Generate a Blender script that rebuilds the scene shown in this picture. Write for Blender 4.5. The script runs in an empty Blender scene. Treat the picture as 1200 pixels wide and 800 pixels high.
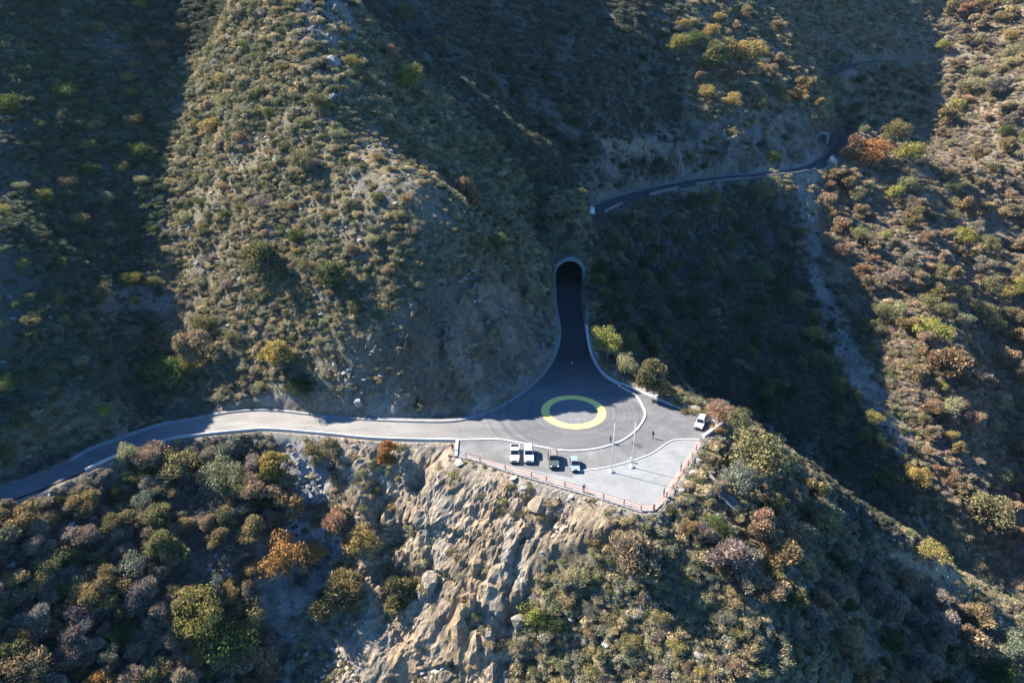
import bpy, bmesh, math, random
import numpy as np
from mathutils import Vector, Matrix

RND = random.Random(7)
NPR = np.random.default_rng(11)
SC = bpy.context.scene
COL = SC.collection

# ------------------------------------------------------------------ camera model
CAM_H = 58.0
K = 1.3        # the scene is laid out at 1 : 1.3 and brought to real size at the end
PITCH = math.radians(25.0)
FOCAL = 800.0 / 1200.0            # focal length / picture width
CP, SP = math.cos(PITCH), math.sin(PITCH)

def ray(px, py):
    u = (px - 600) / 800.0
    v = (400 - py) / 800.0
    return u, CP + v * SP, -SP + v * CP

def at(px, py, z=0.0):
    """world point on height z seen in direction (px,py) of the photograph"""
    dx, dy, dz = ray(px, py)
    t = (z - CAM_H) / dz
    return Vector((dx * t, dy * t, z))

def atD(px, py, D):
    dx, dy, dz = ray(px, py)
    return (dx * D, dy * D, CAM_H + dz * D)

def project(P):
    """world points (N,3) -> photo coordinates"""
    P = np.asarray(P, float)
    x, y, z = P[..., 0], P[..., 1], P[..., 2] - CAM_H
    D = y * CP - z * SP
    up = y * SP + z * CP
    D = np.where(D < 1, 1, D)
    return 600 + 800 * x / D, 400 - 800 * up / D, D

# ------------------------------------------------------------------ noise
def _hash(ix, iy, seed):
    h = (ix.astype(np.int64) * 374761393 + iy.astype(np.int64) * 668265263 + seed * 1442695041) & 0xFFFFFFFF
    h = ((h ^ (h >> 13)) * 1274126177) & 0xFFFFFFFF
    h = h ^ (h >> 16)
    return h.astype(np.float64) / 4294967295.0

def vnoise(x, y, seed=0):
    ix, iy = np.floor(x), np.floor(y)
    fx, fy = x - ix, y - iy
    fx = fx * fx * fx * (fx * (fx * 6 - 15) + 10)
    fy = fy * fy * fy * (fy * (fy * 6 - 15) + 10)
    a = _hash(ix, iy, seed); b = _hash(ix + 1, iy, seed)
    c = _hash(ix, iy + 1, seed); d = _hash(ix + 1, iy + 1, seed)
    return (a + (b - a) * fx + (c - a) * fy + (a - b - c + d) * fx * fy) * 2 - 1

def fbm(x, y, octaves=4, seed=0, ridged=False):
    t = np.zeros_like(x); amp = 1.0; tot = 0
    for k in range(octaves):
        ca, sa = math.cos(k * 1.1 + .4), math.sin(k * 1.1 + .4)
        n = vnoise((x * ca - y * sa) * 2 ** k + 17.3 * k, (x * sa + y * ca) * 2 ** k - 9.1 * k, seed + k)
        if ridged: n = 1 - 2 * np.abs(n)
        t += n * amp; tot += amp; amp *= .5
    return t / tot

def facets(x, y, size, seed, tilt=.7, aniso=1.0, ang=.5):
    """broken rock: every cell of a jittered lattice is a tilted plane"""
    ca, sa = math.cos(ang), math.sin(ang)
    X = (x * ca + y * sa) / size; Y = (-x * sa + y * ca) / (size * aniso)
    ix, iy = np.floor(X), np.floor(Y)
    best = np.full(x.shape, 1e9); out = np.zeros(x.shape)
    for dx in (-1, 0, 1):
        for dy in (-1, 0, 1):
            cx, cy = ix + dx, iy + dy
            fx = cx + _hash(cx, cy, seed); fy = cy + _hash(cx, cy, seed + 1)
            d = (X - fx) ** 2 + (Y - fy) ** 2
            v = (X - fx) * (_hash(cx, cy, seed + 2) - .5) * 2 * tilt + (Y - fy) * (_hash(cx, cy, seed + 3) - .5) * 2 * tilt + _hash(cx, cy, seed + 4) * 1.2 - .6
            m = d < best
            best = np.where(m, d, best); out = np.where(m, v, out)
    return out

def in_poly(x, y, poly):
    inside = np.zeros(x.shape, bool)
    n = len(poly)
    for i in range(n):
        x0, y0 = poly[i][0], poly[i][1]; x1, y1 = poly[(i + 1) % n][0], poly[(i + 1) % n][1]
        if y0 == y1: continue
        c = ((y0 > y) != (y1 > y)) & (x < (x1 - x0) * (y - y0) / (y1 - y0) + x0)
        inside ^= c
    return inside

def dist_line(x, y, line, closed=False, vals=None):
    best = np.full(x.shape, 1e9); bv = np.zeros(x.shape)
    n = len(line)
    for i in range(n if closed else n - 1):
        ax, ay = line[i][0], line[i][1]; bx, by = line[(i + 1) % n][0], line[(i + 1) % n][1]
        L = (bx - ax) ** 2 + (by - ay) ** 2 + 1e-12
        t = np.clip(((x - ax) * (bx - ax) + (y - ay) * (by - ay)) / L, 0, 1)
        d = np.hypot(x - ax - t * (bx - ax), y - ay - t * (by - ay))
        m = d < best
        best[m] = d[m]
        if vals is not None:
            bv[m] = (vals[i] + t * (vals[(i + 1) % n] - vals[i]))[m]
    return (best, bv) if vals is not None else best

def smooth_line(pts, n_each=6):
    """Catmull-Rom through points (tuples of any length)"""
    P = [np.array(p, float) for p in pts]
    out = []
    for i in range(len(P) - 1):
        p0 = P[max(i - 1, 0)]; p1 = P[i]; p2 = P[i + 1]; p3 = P[min(i + 2, len(P) - 1)]
        for k in range(n_each):
            t = k / n_each
            out.append(.5 * ((2 * p1) + (-p0 + p2) * t + (2 * p0 - 5 * p1 + 4 * p2 - p3) * t * t + (-p0 + 3 * p1 - 3 * p2 + p3) * t ** 3))
    out.append(P[-1])
    return out

# ------------------------------------------------------------------ road outlines (photo pixels on z = 0)
IN_EDGE = [(-140, 660), (-70, 612), (0, 571), (53, 553), (83, 540), (107, 526), (149, 511), (184, 499), (224, 492), (267, 483), (315, 480),
           (380, 487), (430, 491), (480, 493), (530, 493), (565, 485), (600, 468), (628, 446), (645, 425), (653, 405), (655, 385), (651, 360), (650, 333)]
OUT_EDGE = [(-140, 715), (-70, 655), (0, 594), (53, 571), (100, 551), (139, 533), (171, 524), (203, 514), (240, 509), (280, 505), (315, 503), (380, 508), (430, 513),
            (480, 515), (536, 516)]
FRONT_EDGE = [(534, 534), (563, 541), (592, 551), (622, 560), (640, 565), (659, 571), (684, 578), (707, 585), (731, 592), (751, 599), (766, 598)]
RIGHT_EDGE = [(781, 584), (795, 565), (806, 546), (822, 517), (847, 497), (819, 487), (787, 474), (744, 456), (725, 449), (704, 438), (692, 419), (688, 400), (684, 380), (681, 355), (681, 333)]
W = lambda L, z=0.0: [tuple(at(p[0], p[1], z)) for p in L]
in_w = [p for p in smooth_line(W(IN_EDGE), 4)]
out_w = [p for p in smooth_line(W(OUT_EDGE), 4)]
PORTAL_Y = at(665, 331)[1]
PORTAL_X = at(666.5, 331)[0]
PORTAL_HW = 3.25
NEAR_POLY = [(p[0], p[1]) for p in out_w] + [(p[0], p[1]) for p in W(FRONT_EDGE)] + [(p[0], p[1]) for p in W(RIGHT_EDGE)] \
    + [(PORTAL_X + PORTAL_HW, PORTAL_Y + 3), (PORTAL_X - PORTAL_HW, PORTAL_Y + 3)] + [(p[0], p[1]) for p in reversed(in_w)]
# far road, centreline in world space
FAR_PX = [(697, 247, 0), (725, 235, 0), (758, 225.5, 0), (793, 217.5, 0), (833, 211, 0), (887, 206, 0), (930, 201, 0), (955, 195, 0), (975, 184, 0), (986, 170, 0), (992, 157, 0)]
far_w = smooth_line([tuple(at(a, b, c)) for a, b, c in FAR_PX], 5)
far_w = [far_w[0] + (far_w[0] - far_w[3]) * (k) for k in (1.5, .8)] + far_w
far_w += [far_w[-1] + np.array(d) for d in ((4, 12, 0), (9, 25, 0))]
FAR_HW = 3.6
top_w = smooth_line([atD(966, 90, 402), atD(985, 82, 407), atD(1004, 75, 414), atD(1040, 71, 428), atD(1075, 72, 436)], 5)
TOP_HW = 3.0

# ------------------------------------------------------------------ terrain control points: (photo px, py, depth along the optical axis)
CTRL = """
350 485 111|350 400 114.8|350 300 119.5|350 200 126|350 100 136|350 0 148|350 -60 158|350 -100 175|350 -200 225
270 470 113|270 400 118.5|270 300 126.5|270 200 135|270 100 147|270 0 160|260 -60 169|260 -120 183|260 -220 225
410 432 111|430 482 110.9|413 397 111.5|440 340 113|480 487 110.8|480 400 111.2|480 363 111.3|460 440 111|530 480 111.5|545 440 112.5
440 280 114.3|515 325 114.1|535 295 116.8|560 310 120|525 259 117.3|490 222 117.4|540 270 118.3|442 176 125.5|431 124 136|379 75 138|371 35 144
560 400 115|600 440 118.5|600 400 121|570 350 120|610 350 131|640 400 134|635 330 148|590 300 132|630 300 157|600 250 154|560 240 146|500 165 152|440 80 151|410 20 155
470 180 136|550 200 158|490 100 160|440 30 164|648 300 172|640 260 174
440 0 174|500 60 176|560 110 178|600 145 181|640 180 184|665 225 184|690 258 183|705 300 178|405 -35 178|400 -100 202
660 285 170|675 285 171|668 250 178
700 340 165|720 345 160|700 390 141|730 420 130|760 450 121
190 480 114|190 400 122|190 320 130|190 250 138|195 170 148|200 100 158|205 0 175|210 -100 195|230 -200 215
150 495 110.5|100 520 104.5|50 540 100|0 560 95|0 500 97|0 448 100|60 490 101|100 470 103.8|130 470 106|115 430 107|100 405 106.3|0 380 101.8|0 305 105|0 262 110.5|60 330 111|120 380 113.5|0 170 125.5|100 280 127.5|60 200 131.5|130 200 141|0 20 144.5|100 100 149|150 120 152|117 0 160|50 -80 160|150 -80 178|0 -200 170|120 -200 200
-60 500 93|-100 440 94.5|-100 300 106|-100 100 126.5|-100 -80 147|-250 300 96|-250 0 125|-250 -200 150|-120 610 86|-250 600 78
200 600 98.5|200 700 90.5|200 800 85|100 600 95.5|100 700 87.5|100 800 81|0 640 86.5|0 700 82|0 800 76|60 620 90.5|300 560 103.5|300 600 100.5|300 700 95|300 800 90|-120 750 74|-150 900 66
330 760 95|350 700 98|385 640 101|400 560 104|430 600 100.5|430 700 96.5|400 800 91|440 530 104.7
480 560 104.6|480 620 103.6|465 660 102|515 600 98.5|520 640 97|425 590 100|540 560 101.5|540 600 98.5|540 700 94|540 800 90.5|470 760 93|600 580 97|600 650 94|620 720 92.3|620 800 89|680 620 92.5|680 700 90|680 800 86.5
765 640 88.3|765 700 86.5|765 800 83|830 560 97.5|850 600 93.5|830 640 89.3|860 540 105|900 600 101|900 660 91.5|900 700 88.3|900 760 84.3|900 800 82|830 720 84.8|830 800 81.2|950 800 85.5
870 505 110.5|900 520 112.5|950 570 113.6|1000 620 114.8|1060 655 118|1120 680 121.5|1200 735 120|1300 790 119
950 640 108.5|980 680 105.5|1000 720 102.5|965 760 90.5|1005 800 92|1060 700 115.5|1100 740 113.5|1050 760 109|1100 800 109|1150 760 115.5|1200 800 114|1300 860 112
300 900 85|100 900 76|600 900 83|900 900 83|1200 900 106|0 900 70|450 900 87|750 900 79
690 240 231|640 185 232|585 115 234|745 229 250|690 155 250|630 75 251|560 -20 252|810 214 270|757 145 270|705 60 271|640 -30 272|870 205 289|788 150 289|742 75 293|672 -10 295|838 155 293|872 150 299
560 80 216|500 0 216|520 50 205|440 -60 212|600 -90 285|520 -120 250|440 -160 235|655 -20 312
722 180 256|742 170 260|780 195 266|840 185 281|900 185 297|930 175 308|960 165 322|870 160 296|903 128 308|950 140 322
850 130 299|850 80 315|850 20 342|800 60 306|790 0 330|900 100 325|940 115 333|900 50 350|820 -40 362|900 -60 410|715 -20 318
950 85 350|985 120 348|997 148 360|905 20 372
1000 75 413|960 40 415|1050 50 432|1090 130 412|1090 60 440|1030 120 408|1100 0 470|960 -30 430|1020 -100 480|1100 -120 520|1060 150 400
1150 100 410|1200 0 445|1200 100 385|1150 0 470|1250 -100 470|1350 0 400|1120 150 395
1000 170 330|1030 160 338|1050 175 335|1080 190 335|1110 190 345|960 215 300|1000 210 308|1050 250 300|1000 300 270|1100 230 315|1150 200 345|1200 200 354|1200 300 308|1100 300 279|1150 300 293
940 225 292|955 260 285|968 300 272|980 350 259|1000 400 245|1040 450 230|1080 520 215|1060 400 236|1120 400 245|1200 400 268|1130 460 228|1200 500 241|1150 560 212|1200 600 222|1200 680 200|1300 500 215|1300 300 270|1350 700 180
800 240 262|800 300 247|800 400 220|800 450 208|860 260 272|860 350 240|860 440 212|900 230 284|900 300 266|900 400 231|900 480 209|930 430 224|960 500 207|1000 560 202|1050 610 198|750 300 238|740 350 222|770 270 250|720 280 232|980 440 228|1040 540 206
"""
WORLD_CTRL = [(-110, 100, 14), (30, 185, -22), (45, 165, -36), (62, 150, -46), (85, 138, -58), (105, 128, -66), (130, 112, -80), (165, 95, -98), (40, 205, -14),
              (28, 122, -8), (45, 118, -22), (60, 110, -28), (80, 108, -40), (22, 228, 0), (5, 205, 16), (-15, 212, 32), (-35, 225, 48), (-25, 205, 42), (12, 205, 10),
              (24, 200, 2), (34, 215, -6), (200, 60, -110), (150, 60, -70), (-150, 60, -10), (-120, 40, -30), (0, 25, -48), (80, 30, -50)]

def rbf_fit(P):
    xy = P[:, :2] / 100.0
    r2 = ((xy[:, None] - xy[None]) ** 2).sum(-1)
    K = .5 * r2 * np.log(r2 + 1e-12) + np.eye(len(P)) * 2e-4
    A = np.zeros((len(P) + 3,) * 2)
    A[:len(P), :len(P)] = K
    A[:len(P), len(P)] = 1; A[:len(P), len(P) + 1:] = xy
    A[len(P), :len(P)] = 1; A[len(P) + 1:, :len(P)] = xy.T
    b = np.zeros(len(P) + 3); b[:len(P)] = P[:, 2]
    return xy, np.linalg.solve(A, b)

def rbf_eval(fit, x, y):
    xy, w = fit
    sh = x.shape; x = x.ravel() / 100; y = y.ravel() / 100
    out = np.empty(len(x)); n = len(xy)
    for s in range(0, len(x), 20000):
        r2 = (x[s:s + 20000, None] - xy[None, :, 0]) ** 2 + (y[s:s + 20000, None] - xy[None, :, 1]) ** 2
        out[s:s + 20000] = (.5 * r2 * np.log(r2 + 1e-12)) @ w[:n]
    out += w[n] + w[n + 1] * x + w[n + 2] * y
    return out.reshape(sh)

pts = [atD(*map(float, c.split())) for row in CTRL.strip().split('\n') for c in row.split('|')]
FIT = rbf_fit(np.array(pts + WORLD_CTRL, float))

def axis(segs):
    out = [segs[0][0]]
    for a, b, s0, s1 in segs:
        p = out[-1]
        while p < b - 1e-6:
            f = min(max((p - a) / (b - a), 0), 1)
            p += s0 + (s1 - s0) * f
            out.append(p)
    return np.array(out)
QUAL = globals().get('QUAL', 1.0)
gx = axis([(-260, -90, 4, .6), (-90, -50, .5, .4), (-50, 35, .32, .32), (35, 75, .4, .5), (75, 300, .6, 1.3), (300, 640, 2, 8)])
gy = axis([(15, 45, 1.2, .5), (45, 105, .33, .33), (105, 135, .38, .45), (135, PORTAL_Y - .25, .5, .6)])
gy[-1] = PORTAL_Y
gy = np.concatenate([gy, axis([(PORTAL_Y + .15, 300, .6, 1.0), (300, 450, 1.1, 1.6), (450, 900, 2, 10)])])
GX, GY = np.meshgrid(gx, gy)
IP = int(np.argmin(np.abs(gy - PORTAL_Y)))
print('grid', GX.shape)

def poly_sd(x, y, poly):
    d = dist_line(x, y, poly, closed=True)
    return np.where(in_poly(x, y, poly), -d, d)

near_d = poly_sd(GX, GY, NEAR_POLY)
far_d, far_z = dist_line(GX, GY, far_w, vals=[p[2] for p in far_w])
wp = np.clip((np.minimum(near_d, far_d) - 4) / 22, 0, 1) * np.clip((np.hypot(GX - PORTAL_X, GY - PORTAL_Y) - 12) / 20, 0, 1)
wp = wp * (3.2 + 1.2 * np.clip((GY - 150) / 200, 0, 1))
base = rbf_eval(FIT, GX + wp * fbm(GX / 20, GY / 20, 4, 401), GY + wp * fbm(GX / 20 + 50, GY / 20, 4, 402))
top_d, top_z = dist_line(GX, GY, top_w, vals=[p[2] for p in top_w])
# ------------------------------------------------------------------ relief of the rock and soil
def zone(poly_px, soft, X, Y, Z, seed):
    """1 inside an outline on the ground, with a ragged edge"""
    px, py, _ = project(np.stack([X, Y, Z], -1))
    d = poly_sd(px, py, poly_px) + soft * 1.2 * fbm(X / 6, Y / 6, 4, seed)
    return np.clip(.5 - d / soft, 0, 1)

CLIFF_PX = [(385, 520), (440, 516), (530, 520), (580, 545), (680, 580), (740, 605), (700, 640), (640, 680), (600, 800), (560, 900), (330, 900), (360, 760), (410, 690), (430, 640), (400, 600)]
CUT_PX = [(395, 486), (400, 410), (440, 370), (480, 340), (540, 310), (600, 330), (640, 370), (656, 400), (640, 440), (600, 475), (550, 492)]
MCUT_PX = [(690, 240), (700, 165), (760, 155), (840, 140), (930, 120), (985, 150), (985, 180), (930, 200), (830, 207), (760, 220)]
CREST_PX = [(340, -40), (410, -20), (420, 60), (440, 110), (400, 130), (370, 120), (350, 60)]
SCREE_PX = [(300, 640), (350, 600), (400, 640), (350, 720), (345, 900), (250, 900), (290, 720)]
SCREE2_PX = [(330, 520), (385, 520), (385, 590), (345, 600), (325, 560)]
CHUTE_PX = [(929, 206), (954, 206), (960, 290), (984, 360), (1030, 440), (1080, 520), (1048, 535), (990, 450), (953, 380), (939, 300)]
OCHRE_PX = [(705, 175), (715, 162), (755, 163), (762, 178), (735, 186), (710, 186)]
PATCH_PX = [(115, 350), (150, 335), (195, 350), (195, 368), (150, 372), (110, 368)]
TRACK_PX = [(1035, 645), (1060, 648), (1120, 670), (1200, 728), (1200, 738), (1115, 682), (1060, 662)]
cliff = zone(CLIFF_PX, 14, GX, GY, base, 3)
cut = zone(CUT_PX, 14, GX, GY, base, 5)
mcut = zone(MCUT_PX, 14, GX, GY, base, 6)
crest = zone(CREST_PX, 16, GX, GY, base, 8)
scree = np.maximum(zone(SCREE_PX, 14, GX, GY, base, 9), zone(SCREE2_PX, 12, GX, GY, base, 10))
chute = zone(CHUTE_PX, 11, GX, GY, base, 12)
STREAKS = [[(836, 216), (844, 216), (846, 238), (840, 240)], [(846, 268), (852, 268), (858, 312), (852, 312)], [(800, 250), (804, 250), (816, 285), (811, 285)]]
streak_m = sum(zone(q, 5, GX, GY, base, 17 + i) for i, q in enumerate(STREAKS)).clip(0, 1)
ochre = zone(OCHRE_PX, 9, GX, GY, base, 16)
patch = zone(PATCH_PX, 10, GX, GY, base, 13)
track = zone(TRACK_PX, 6, GX, GY, base, 14)
rocky = np.clip(cliff + cut * .8 + mcut + crest, 0, 1)

dist0 = np.hypot(GX, GY)
far_f = np.clip((dist0 - 120) / 250, 0, 1)
rough = 1.6 * fbm(GX / 26, GY / 26, 3, 21) + (.55 + .5 * far_f) * fbm(GX / 7, GY / 7, 4, 31, True)
wx = GX + 1.2 * fbm(GX / 5, GY / 5, 3, 81); wy = GY + 1.2 * fbm(GX / 5 + 40, GY / 5, 3, 82)
rough += rocky * (1.0 * fbm(GX / 11, GY / 11, 3, 41, True))
rough += (1 - rocky) * (.2 * fbm(GX / 1.6, GY / 1.6, 3, 61) + (.32 * facets(wx, wy, 2.6, 171, .9) + .22 * facets(GX, GY, 1.3, 181, .9)) * np.clip(.5 + 1.5 * fbm(GX / 14, GY / 14, 3, 191), .15, 1))
H = base + rough

# roads and the tunnel cut into it
def carve(H, d, zr, up, down, soft=.0):
    dd = np.maximum(d, 0)
    w = .6 * fbm(GX / 4, GY / 4, 3, 71) + .5 * fbm(GX / 1.3, GY / 1.3, 2, 72)
    hi = zr + (dd * up) * (1 + .25 * w) + w * np.clip(dd / 2, 0, 1)
    lo = zr - .12 - np.maximum(dd - 1.0, 0) * down * (1 + .3 * w)
    out = np.clip(H, np.minimum(lo, hi), hi)
    return np.where(d <= 0.05, zr - .35, out)
up = 2.6
H = carve(H, far_d - FAR_HW, far_z, 2.2, 1.1)
H = carve(H, top_d - TOP_HW, top_z, 1.8, 1.0)
H = carve(H, near_d, 0.0, up, 1.25)
# over the tunnel
def arch_top(dx, hw=PORTAL_HW + .45, spring=2.6):
    r = np.clip(1 - (dx / hw) ** 2, 0, 1)
    return np.where(np.abs(dx) < hw, spring + hw * np.sqrt(r), 0)
dx = np.abs(GX - PORTAL_X)
HOLE = PORTAL_HW + .45
behind = (GY >= PORTAL_Y + .05) & (GY < PORTAL_Y + 70)
spr = 2.6
at_t = arch_top(dx)
sl = (GY - PORTAL_Y)
dxs = GX - PORTAL_X
wide = np.clip(1 - (dx - HOLE) / np.where(dxs < 0, 9.0, 4.5), 0, 1)
wide = wide * wide * (3 - 2 * wide)
roof = (6.2 + np.clip(sl, 0, 9) * (1.15 + .5 * fbm(GX / 2.5, GY / 2.5, 3, 231)) + .9 * fbm(GX / 2.2, GY / 2.2, 3, 232)) * wide
roof = np.where(dx < HOLE, np.maximum(roof, at_t), roof)
tunnel_zone = behind & (dx < HOLE + 9) & (sl < 45)
first = behind & (sl < .3) & (dx < HOLE)
H = np.where(tunnel_zone, np.maximum(H, roof), H)
H = np.where(first, at_t, H)

# broken rock: pushed out along the slope's own normal so that steep faces get ledges and blocks
def normals(Hs):
    gy_, gx_ = np.gradient(Hs, gy, gx)
    n = np.stack([-gx_, -gy_, np.ones_like(Hs)], -1)
    return n / np.linalg.norm(n, axis=-1, keepdims=True)
def blur(A, k):
    for _ in range(k):
        A = A.copy(); A[1:-1, 1:-1] = (A[1:-1, 1:-1] * 2 + A[:-2, 1:-1] + A[2:, 1:-1] + A[1:-1, :-2] + A[1:-1, 2:]) / 6
    return A
NB = normals(blur(H, 6))
SL = GY * .62 + H * .78                     # distance up the slope
sx_ = GX + .9 * fbm(GX / 4, SL / 4, 3, 81); sy_ = SL + .9 * fbm(GX / 4 + 40, SL / 4, 3, 82)
free = np.clip((near_d - .9) / 1.8, 0, 1) * np.clip((far_d - FAR_HW - .8) / 2, 0, 1) * np.clip((top_d - TOP_HW - .8) / 2, 0, 1)
free = free * np.clip((np.hypot(GX - PORTAL_X, GY - PORTAL_Y) - 6.5) / 3, 0, 1)
rr_ = (GX * .8 - SL * .6, GX * .6 + SL * .8)
cv = np.clip(.45 + 1.4 * fbm(rr_[0] / 6, rr_[1] / 22, 3, 163), .1, 1)
disp = cliff * (.75 * facets(sx_, sy_, 7.5, 121, .9, 1.7, .95) + cv * (.6 * facets(sx_, sy_, 2.8, 151, 1.1, 1.7, .95) + .42 * facets(sx_, sy_, 1.25, 161, 1.2, 1.3, .95)) + .9 * fbm(rr_[0] / 4.5, rr_[1] / 26, 4, 167, True) + .3 * fbm(GX / 1.2, SL / 1.2, 3, 165, True))
disp += cut * (1.0 * facets(sx_, sy_, 5.0, 122, .8, 2.2, .3) + .55 * facets(sx_, sy_, 1.9, 152, 1.0, 1.8, .3) + .25 * fbm(GX / 1.1, SL / 1.1, 3, 166, True))
disp += mcut * (2.2 * facets(sx_, sy_, 12.0, 123, .8, .7, .3) + 1.3 * facets(sx_, sy_, 4.5, 153, 1.0, 1.2, .3))
disp += crest * (1.1 * facets(sx_, sy_, 3.4, 124, 1.0) + .6 * facets(sx_, sy_, 1.6, 154, 1.0))
disp += scree * .4 * facets(sx_, sy_, 1.2, 131, .8) + chute * .3 * facets(sx_, sy_, 2.5, 132, .8)
OFF = NB * (disp * free)[..., None]
def grid_mesh(name, GX, GY, H, skip=None):
    ny, nx = GX.shape
    v = np.stack([GX, GY, H], -1).reshape(-1, 3)
    idx = np.arange(ny * nx).reshape(ny, nx)
    q = np.stack([idx[:-1, :-1], idx[:-1, 1:], idx[1:, 1:], idx[1:, :-1]], -1).reshape(-1, 4)
    if skip is not None: q = q[~skip.reshape(-1)]
    me = bpy.data.meshes.new(name)
    me.vertices.add(len(v)); me.vertices.foreach_set('co', v.astype(np.float32).ravel())
    me.loops.add(len(q) * 4); me.loops.foreach_set('vertex_index', q.astype(np.int32).ravel())
    me.polygons.add(len(q)); me.polygons.foreach_set('loop_start', np.arange(0, len(q) * 4, 4, dtype=np.int32))
    me.update(calc_edges=True); me.validate()
    me.polygons.foreach_set('use_smooth', np.ones(len(q), bool))
    return me
skip = np.zeros((GX.shape[0] - 1, GX.shape[1] - 1), bool)
xm = (gx[:-1] + gx[1:]) / 2
skip[IP, np.abs(xm - PORTAL_X) < HOLE] = True
PX, PY, PZ = GX + OFF[..., 0], GY + OFF[..., 1], H + OFF[..., 2]
ter_me = grid_mesh('terrain', PX, PY, PZ, skip)
terrain = bpy.data.objects.new('terrain', ter_me); COL.objects.link(terrain)
terrain['kind'] = 'structure'

# sharp blocks where the rock is bare
rk = (np.clip(cliff + cut + mcut + crest, 0, 1) > .5)[:-1, :-1].ravel()[~skip.ravel()]
if len(rk) == len(ter_me.polygons): ter_me.polygons.foreach_set('use_smooth', ~rk)
# ------------------------------------------------------------------ materials
def new_mat(name):
    m = bpy.data.materials.new(name); m.use_nodes = True
    nt = m.node_tree
    return m, nt, nt.nodes['Principled BSDF']

def N(nt, typ, **kw):
    n = nt.nodes.new(typ)
    for k, v in kw.items(): setattr(n, k, v)
    return n

def noise(nt, scale, detail=5, rough=.6, vec=None, stretch=None):
    tc = N(nt, 'ShaderNodeNewGeometry').outputs['Position'] if vec is None else vec
    if stretch:
        mp = N(nt, 'ShaderNodeMapping'); mp.inputs['Scale'].default_value = stretch
        nt.links.new(tc, mp.inputs['Vector']); tc = mp.outputs[0]
    n = N(nt, 'ShaderNodeTexNoise'); n.inputs['Scale'].default_value = scale
    n.inputs['Detail'].default_value = detail; n.inputs['Roughness'].default_value = rough
    nt.links.new(tc, n.inputs['Vector'])
    return n.outputs['Fac']

def ramp(nt, fac, stops):
    r = N(nt, 'ShaderNodeValToRGB')
    e = r.color_ramp.elements
    while len(e) < len(stops): e.new(.5)
    for q, (p, c) in zip(e, stops):
        q.position = p; q.color = (*c, 1) if len(c) == 3 else c
    nt.links.new(fac, r.inputs[0])
    return r.outputs[0]

def mix(nt, fac, a, b, mode='MIX'):
    n = N(nt, 'ShaderNodeMix', data_type='RGBA', blend_type=mode)
    for s, v in ((n.inputs[0], fac), (n.inputs[6], a), (n.inputs[7], b)):
        if isinstance(v, (int, float)): s.default_value = v
        elif isinstance(v, tuple): s.default_value = (*v, 1)
        else: nt.links.new(v, s)
    return n.outputs[2]

def bump(nt, bsdf, h, strength, dist):
    b = N(nt, 'ShaderNodeBump'); b.inputs['Strength'].default_value = strength; b.inputs['Distance'].default_value = dist
    nt.links.new(h, b.inputs['Height']); nt.links.new(b.outputs[0], bsdf.inputs['Normal'])

def plain(name, col, rough=.7, metal=0.0, var=.18, scale=3.0, spec=.3):
    m, nt, b = new_mat(name)
    n = noise(nt, scale, 4)
    c = ramp(nt, n, [(.25, tuple(x * (1 - var) for x in col)), (.75, tuple(min(1, x * (1 + var)) for x in col))])
    nt.links.new(c, b.inputs['Base Color'])
    b.inputs['Roughness'].default_value = rough; b.inputs['Metallic'].default_value = metal
    b.inputs['Specular IOR Level'].default_value = spec
    return m

# ground: colour of soil, dry grass, rock and some painted shade laid out over the hill (vertex attribute), broken up by fine noise
M_GROUND, nt, b = new_mat('hill_ground')
at_n = N(nt, 'ShaderNodeAttribute'); at_n.attribute_name = 'soil'
n1 = noise(nt, .9, 6, .7); n2 = noise(nt, 4.5, 4, .7)
f = ramp(nt, n1, [(.3, (.55, .55, .56)), (.5, (.95, .95, .95)), (.7, (1.4, 1.36, 1.3))])
f2 = ramp(nt, n2, [(.3, (.62, .62, .63)), (.55, (1.0, 1.0, 1.0)), (.75, (1.5, 1.48, 1.44))])
c = mix(nt, 1.0, at_n.outputs['Color'], f, 'MULTIPLY')
c = mix(nt, 1.0, c, f2, 'MULTIPLY')
nt.links.new(c, b.inputs['Base Color']); b.inputs['Roughness'].default_value = .95; b.inputs['Specular IOR Level'].default_value = .1
mm = N(nt, 'ShaderNodeMath', operation='ADD'); nt.links.new(n1, mm.inputs[0])
m2 = N(nt, 'ShaderNodeMath', operation='MULTIPLY'); m2.inputs[1].default_value = .45
nt.links.new(n2, m2.inputs[0]); nt.links.new(m2.outputs[0], mm.inputs[1])
bump(nt, b, mm.outputs[0], .9, .5)

# asphalt: tunnel shade painted in dark, dust whitens the open road, shaded bend kept dark
M_ASPH, nt, b = new_mat('asphalt')
pos = N(nt, 'ShaderNodeNewGeometry').outputs['Position']
sx = N(nt, 'ShaderNodeSeparateXYZ'); nt.links.new(pos, sx.inputs[0])
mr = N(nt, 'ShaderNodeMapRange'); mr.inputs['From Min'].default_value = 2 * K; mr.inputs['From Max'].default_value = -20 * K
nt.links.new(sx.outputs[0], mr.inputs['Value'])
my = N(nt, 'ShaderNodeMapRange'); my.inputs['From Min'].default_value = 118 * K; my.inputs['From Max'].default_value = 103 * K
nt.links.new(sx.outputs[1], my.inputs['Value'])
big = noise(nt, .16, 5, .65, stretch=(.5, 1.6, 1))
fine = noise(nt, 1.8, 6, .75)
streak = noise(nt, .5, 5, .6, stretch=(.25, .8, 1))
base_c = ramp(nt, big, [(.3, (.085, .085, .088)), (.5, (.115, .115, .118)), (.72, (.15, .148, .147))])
m3 = N(nt, 'ShaderNodeMapRange'); m3.inputs['From Min'].default_value = -60 * K; m3.inputs['From Max'].default_value = -47 * K  # dust stops at the far-left bend, painting in its shade
nt.links.new(sx.outputs[0], m3.inputs['Value'])
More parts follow.
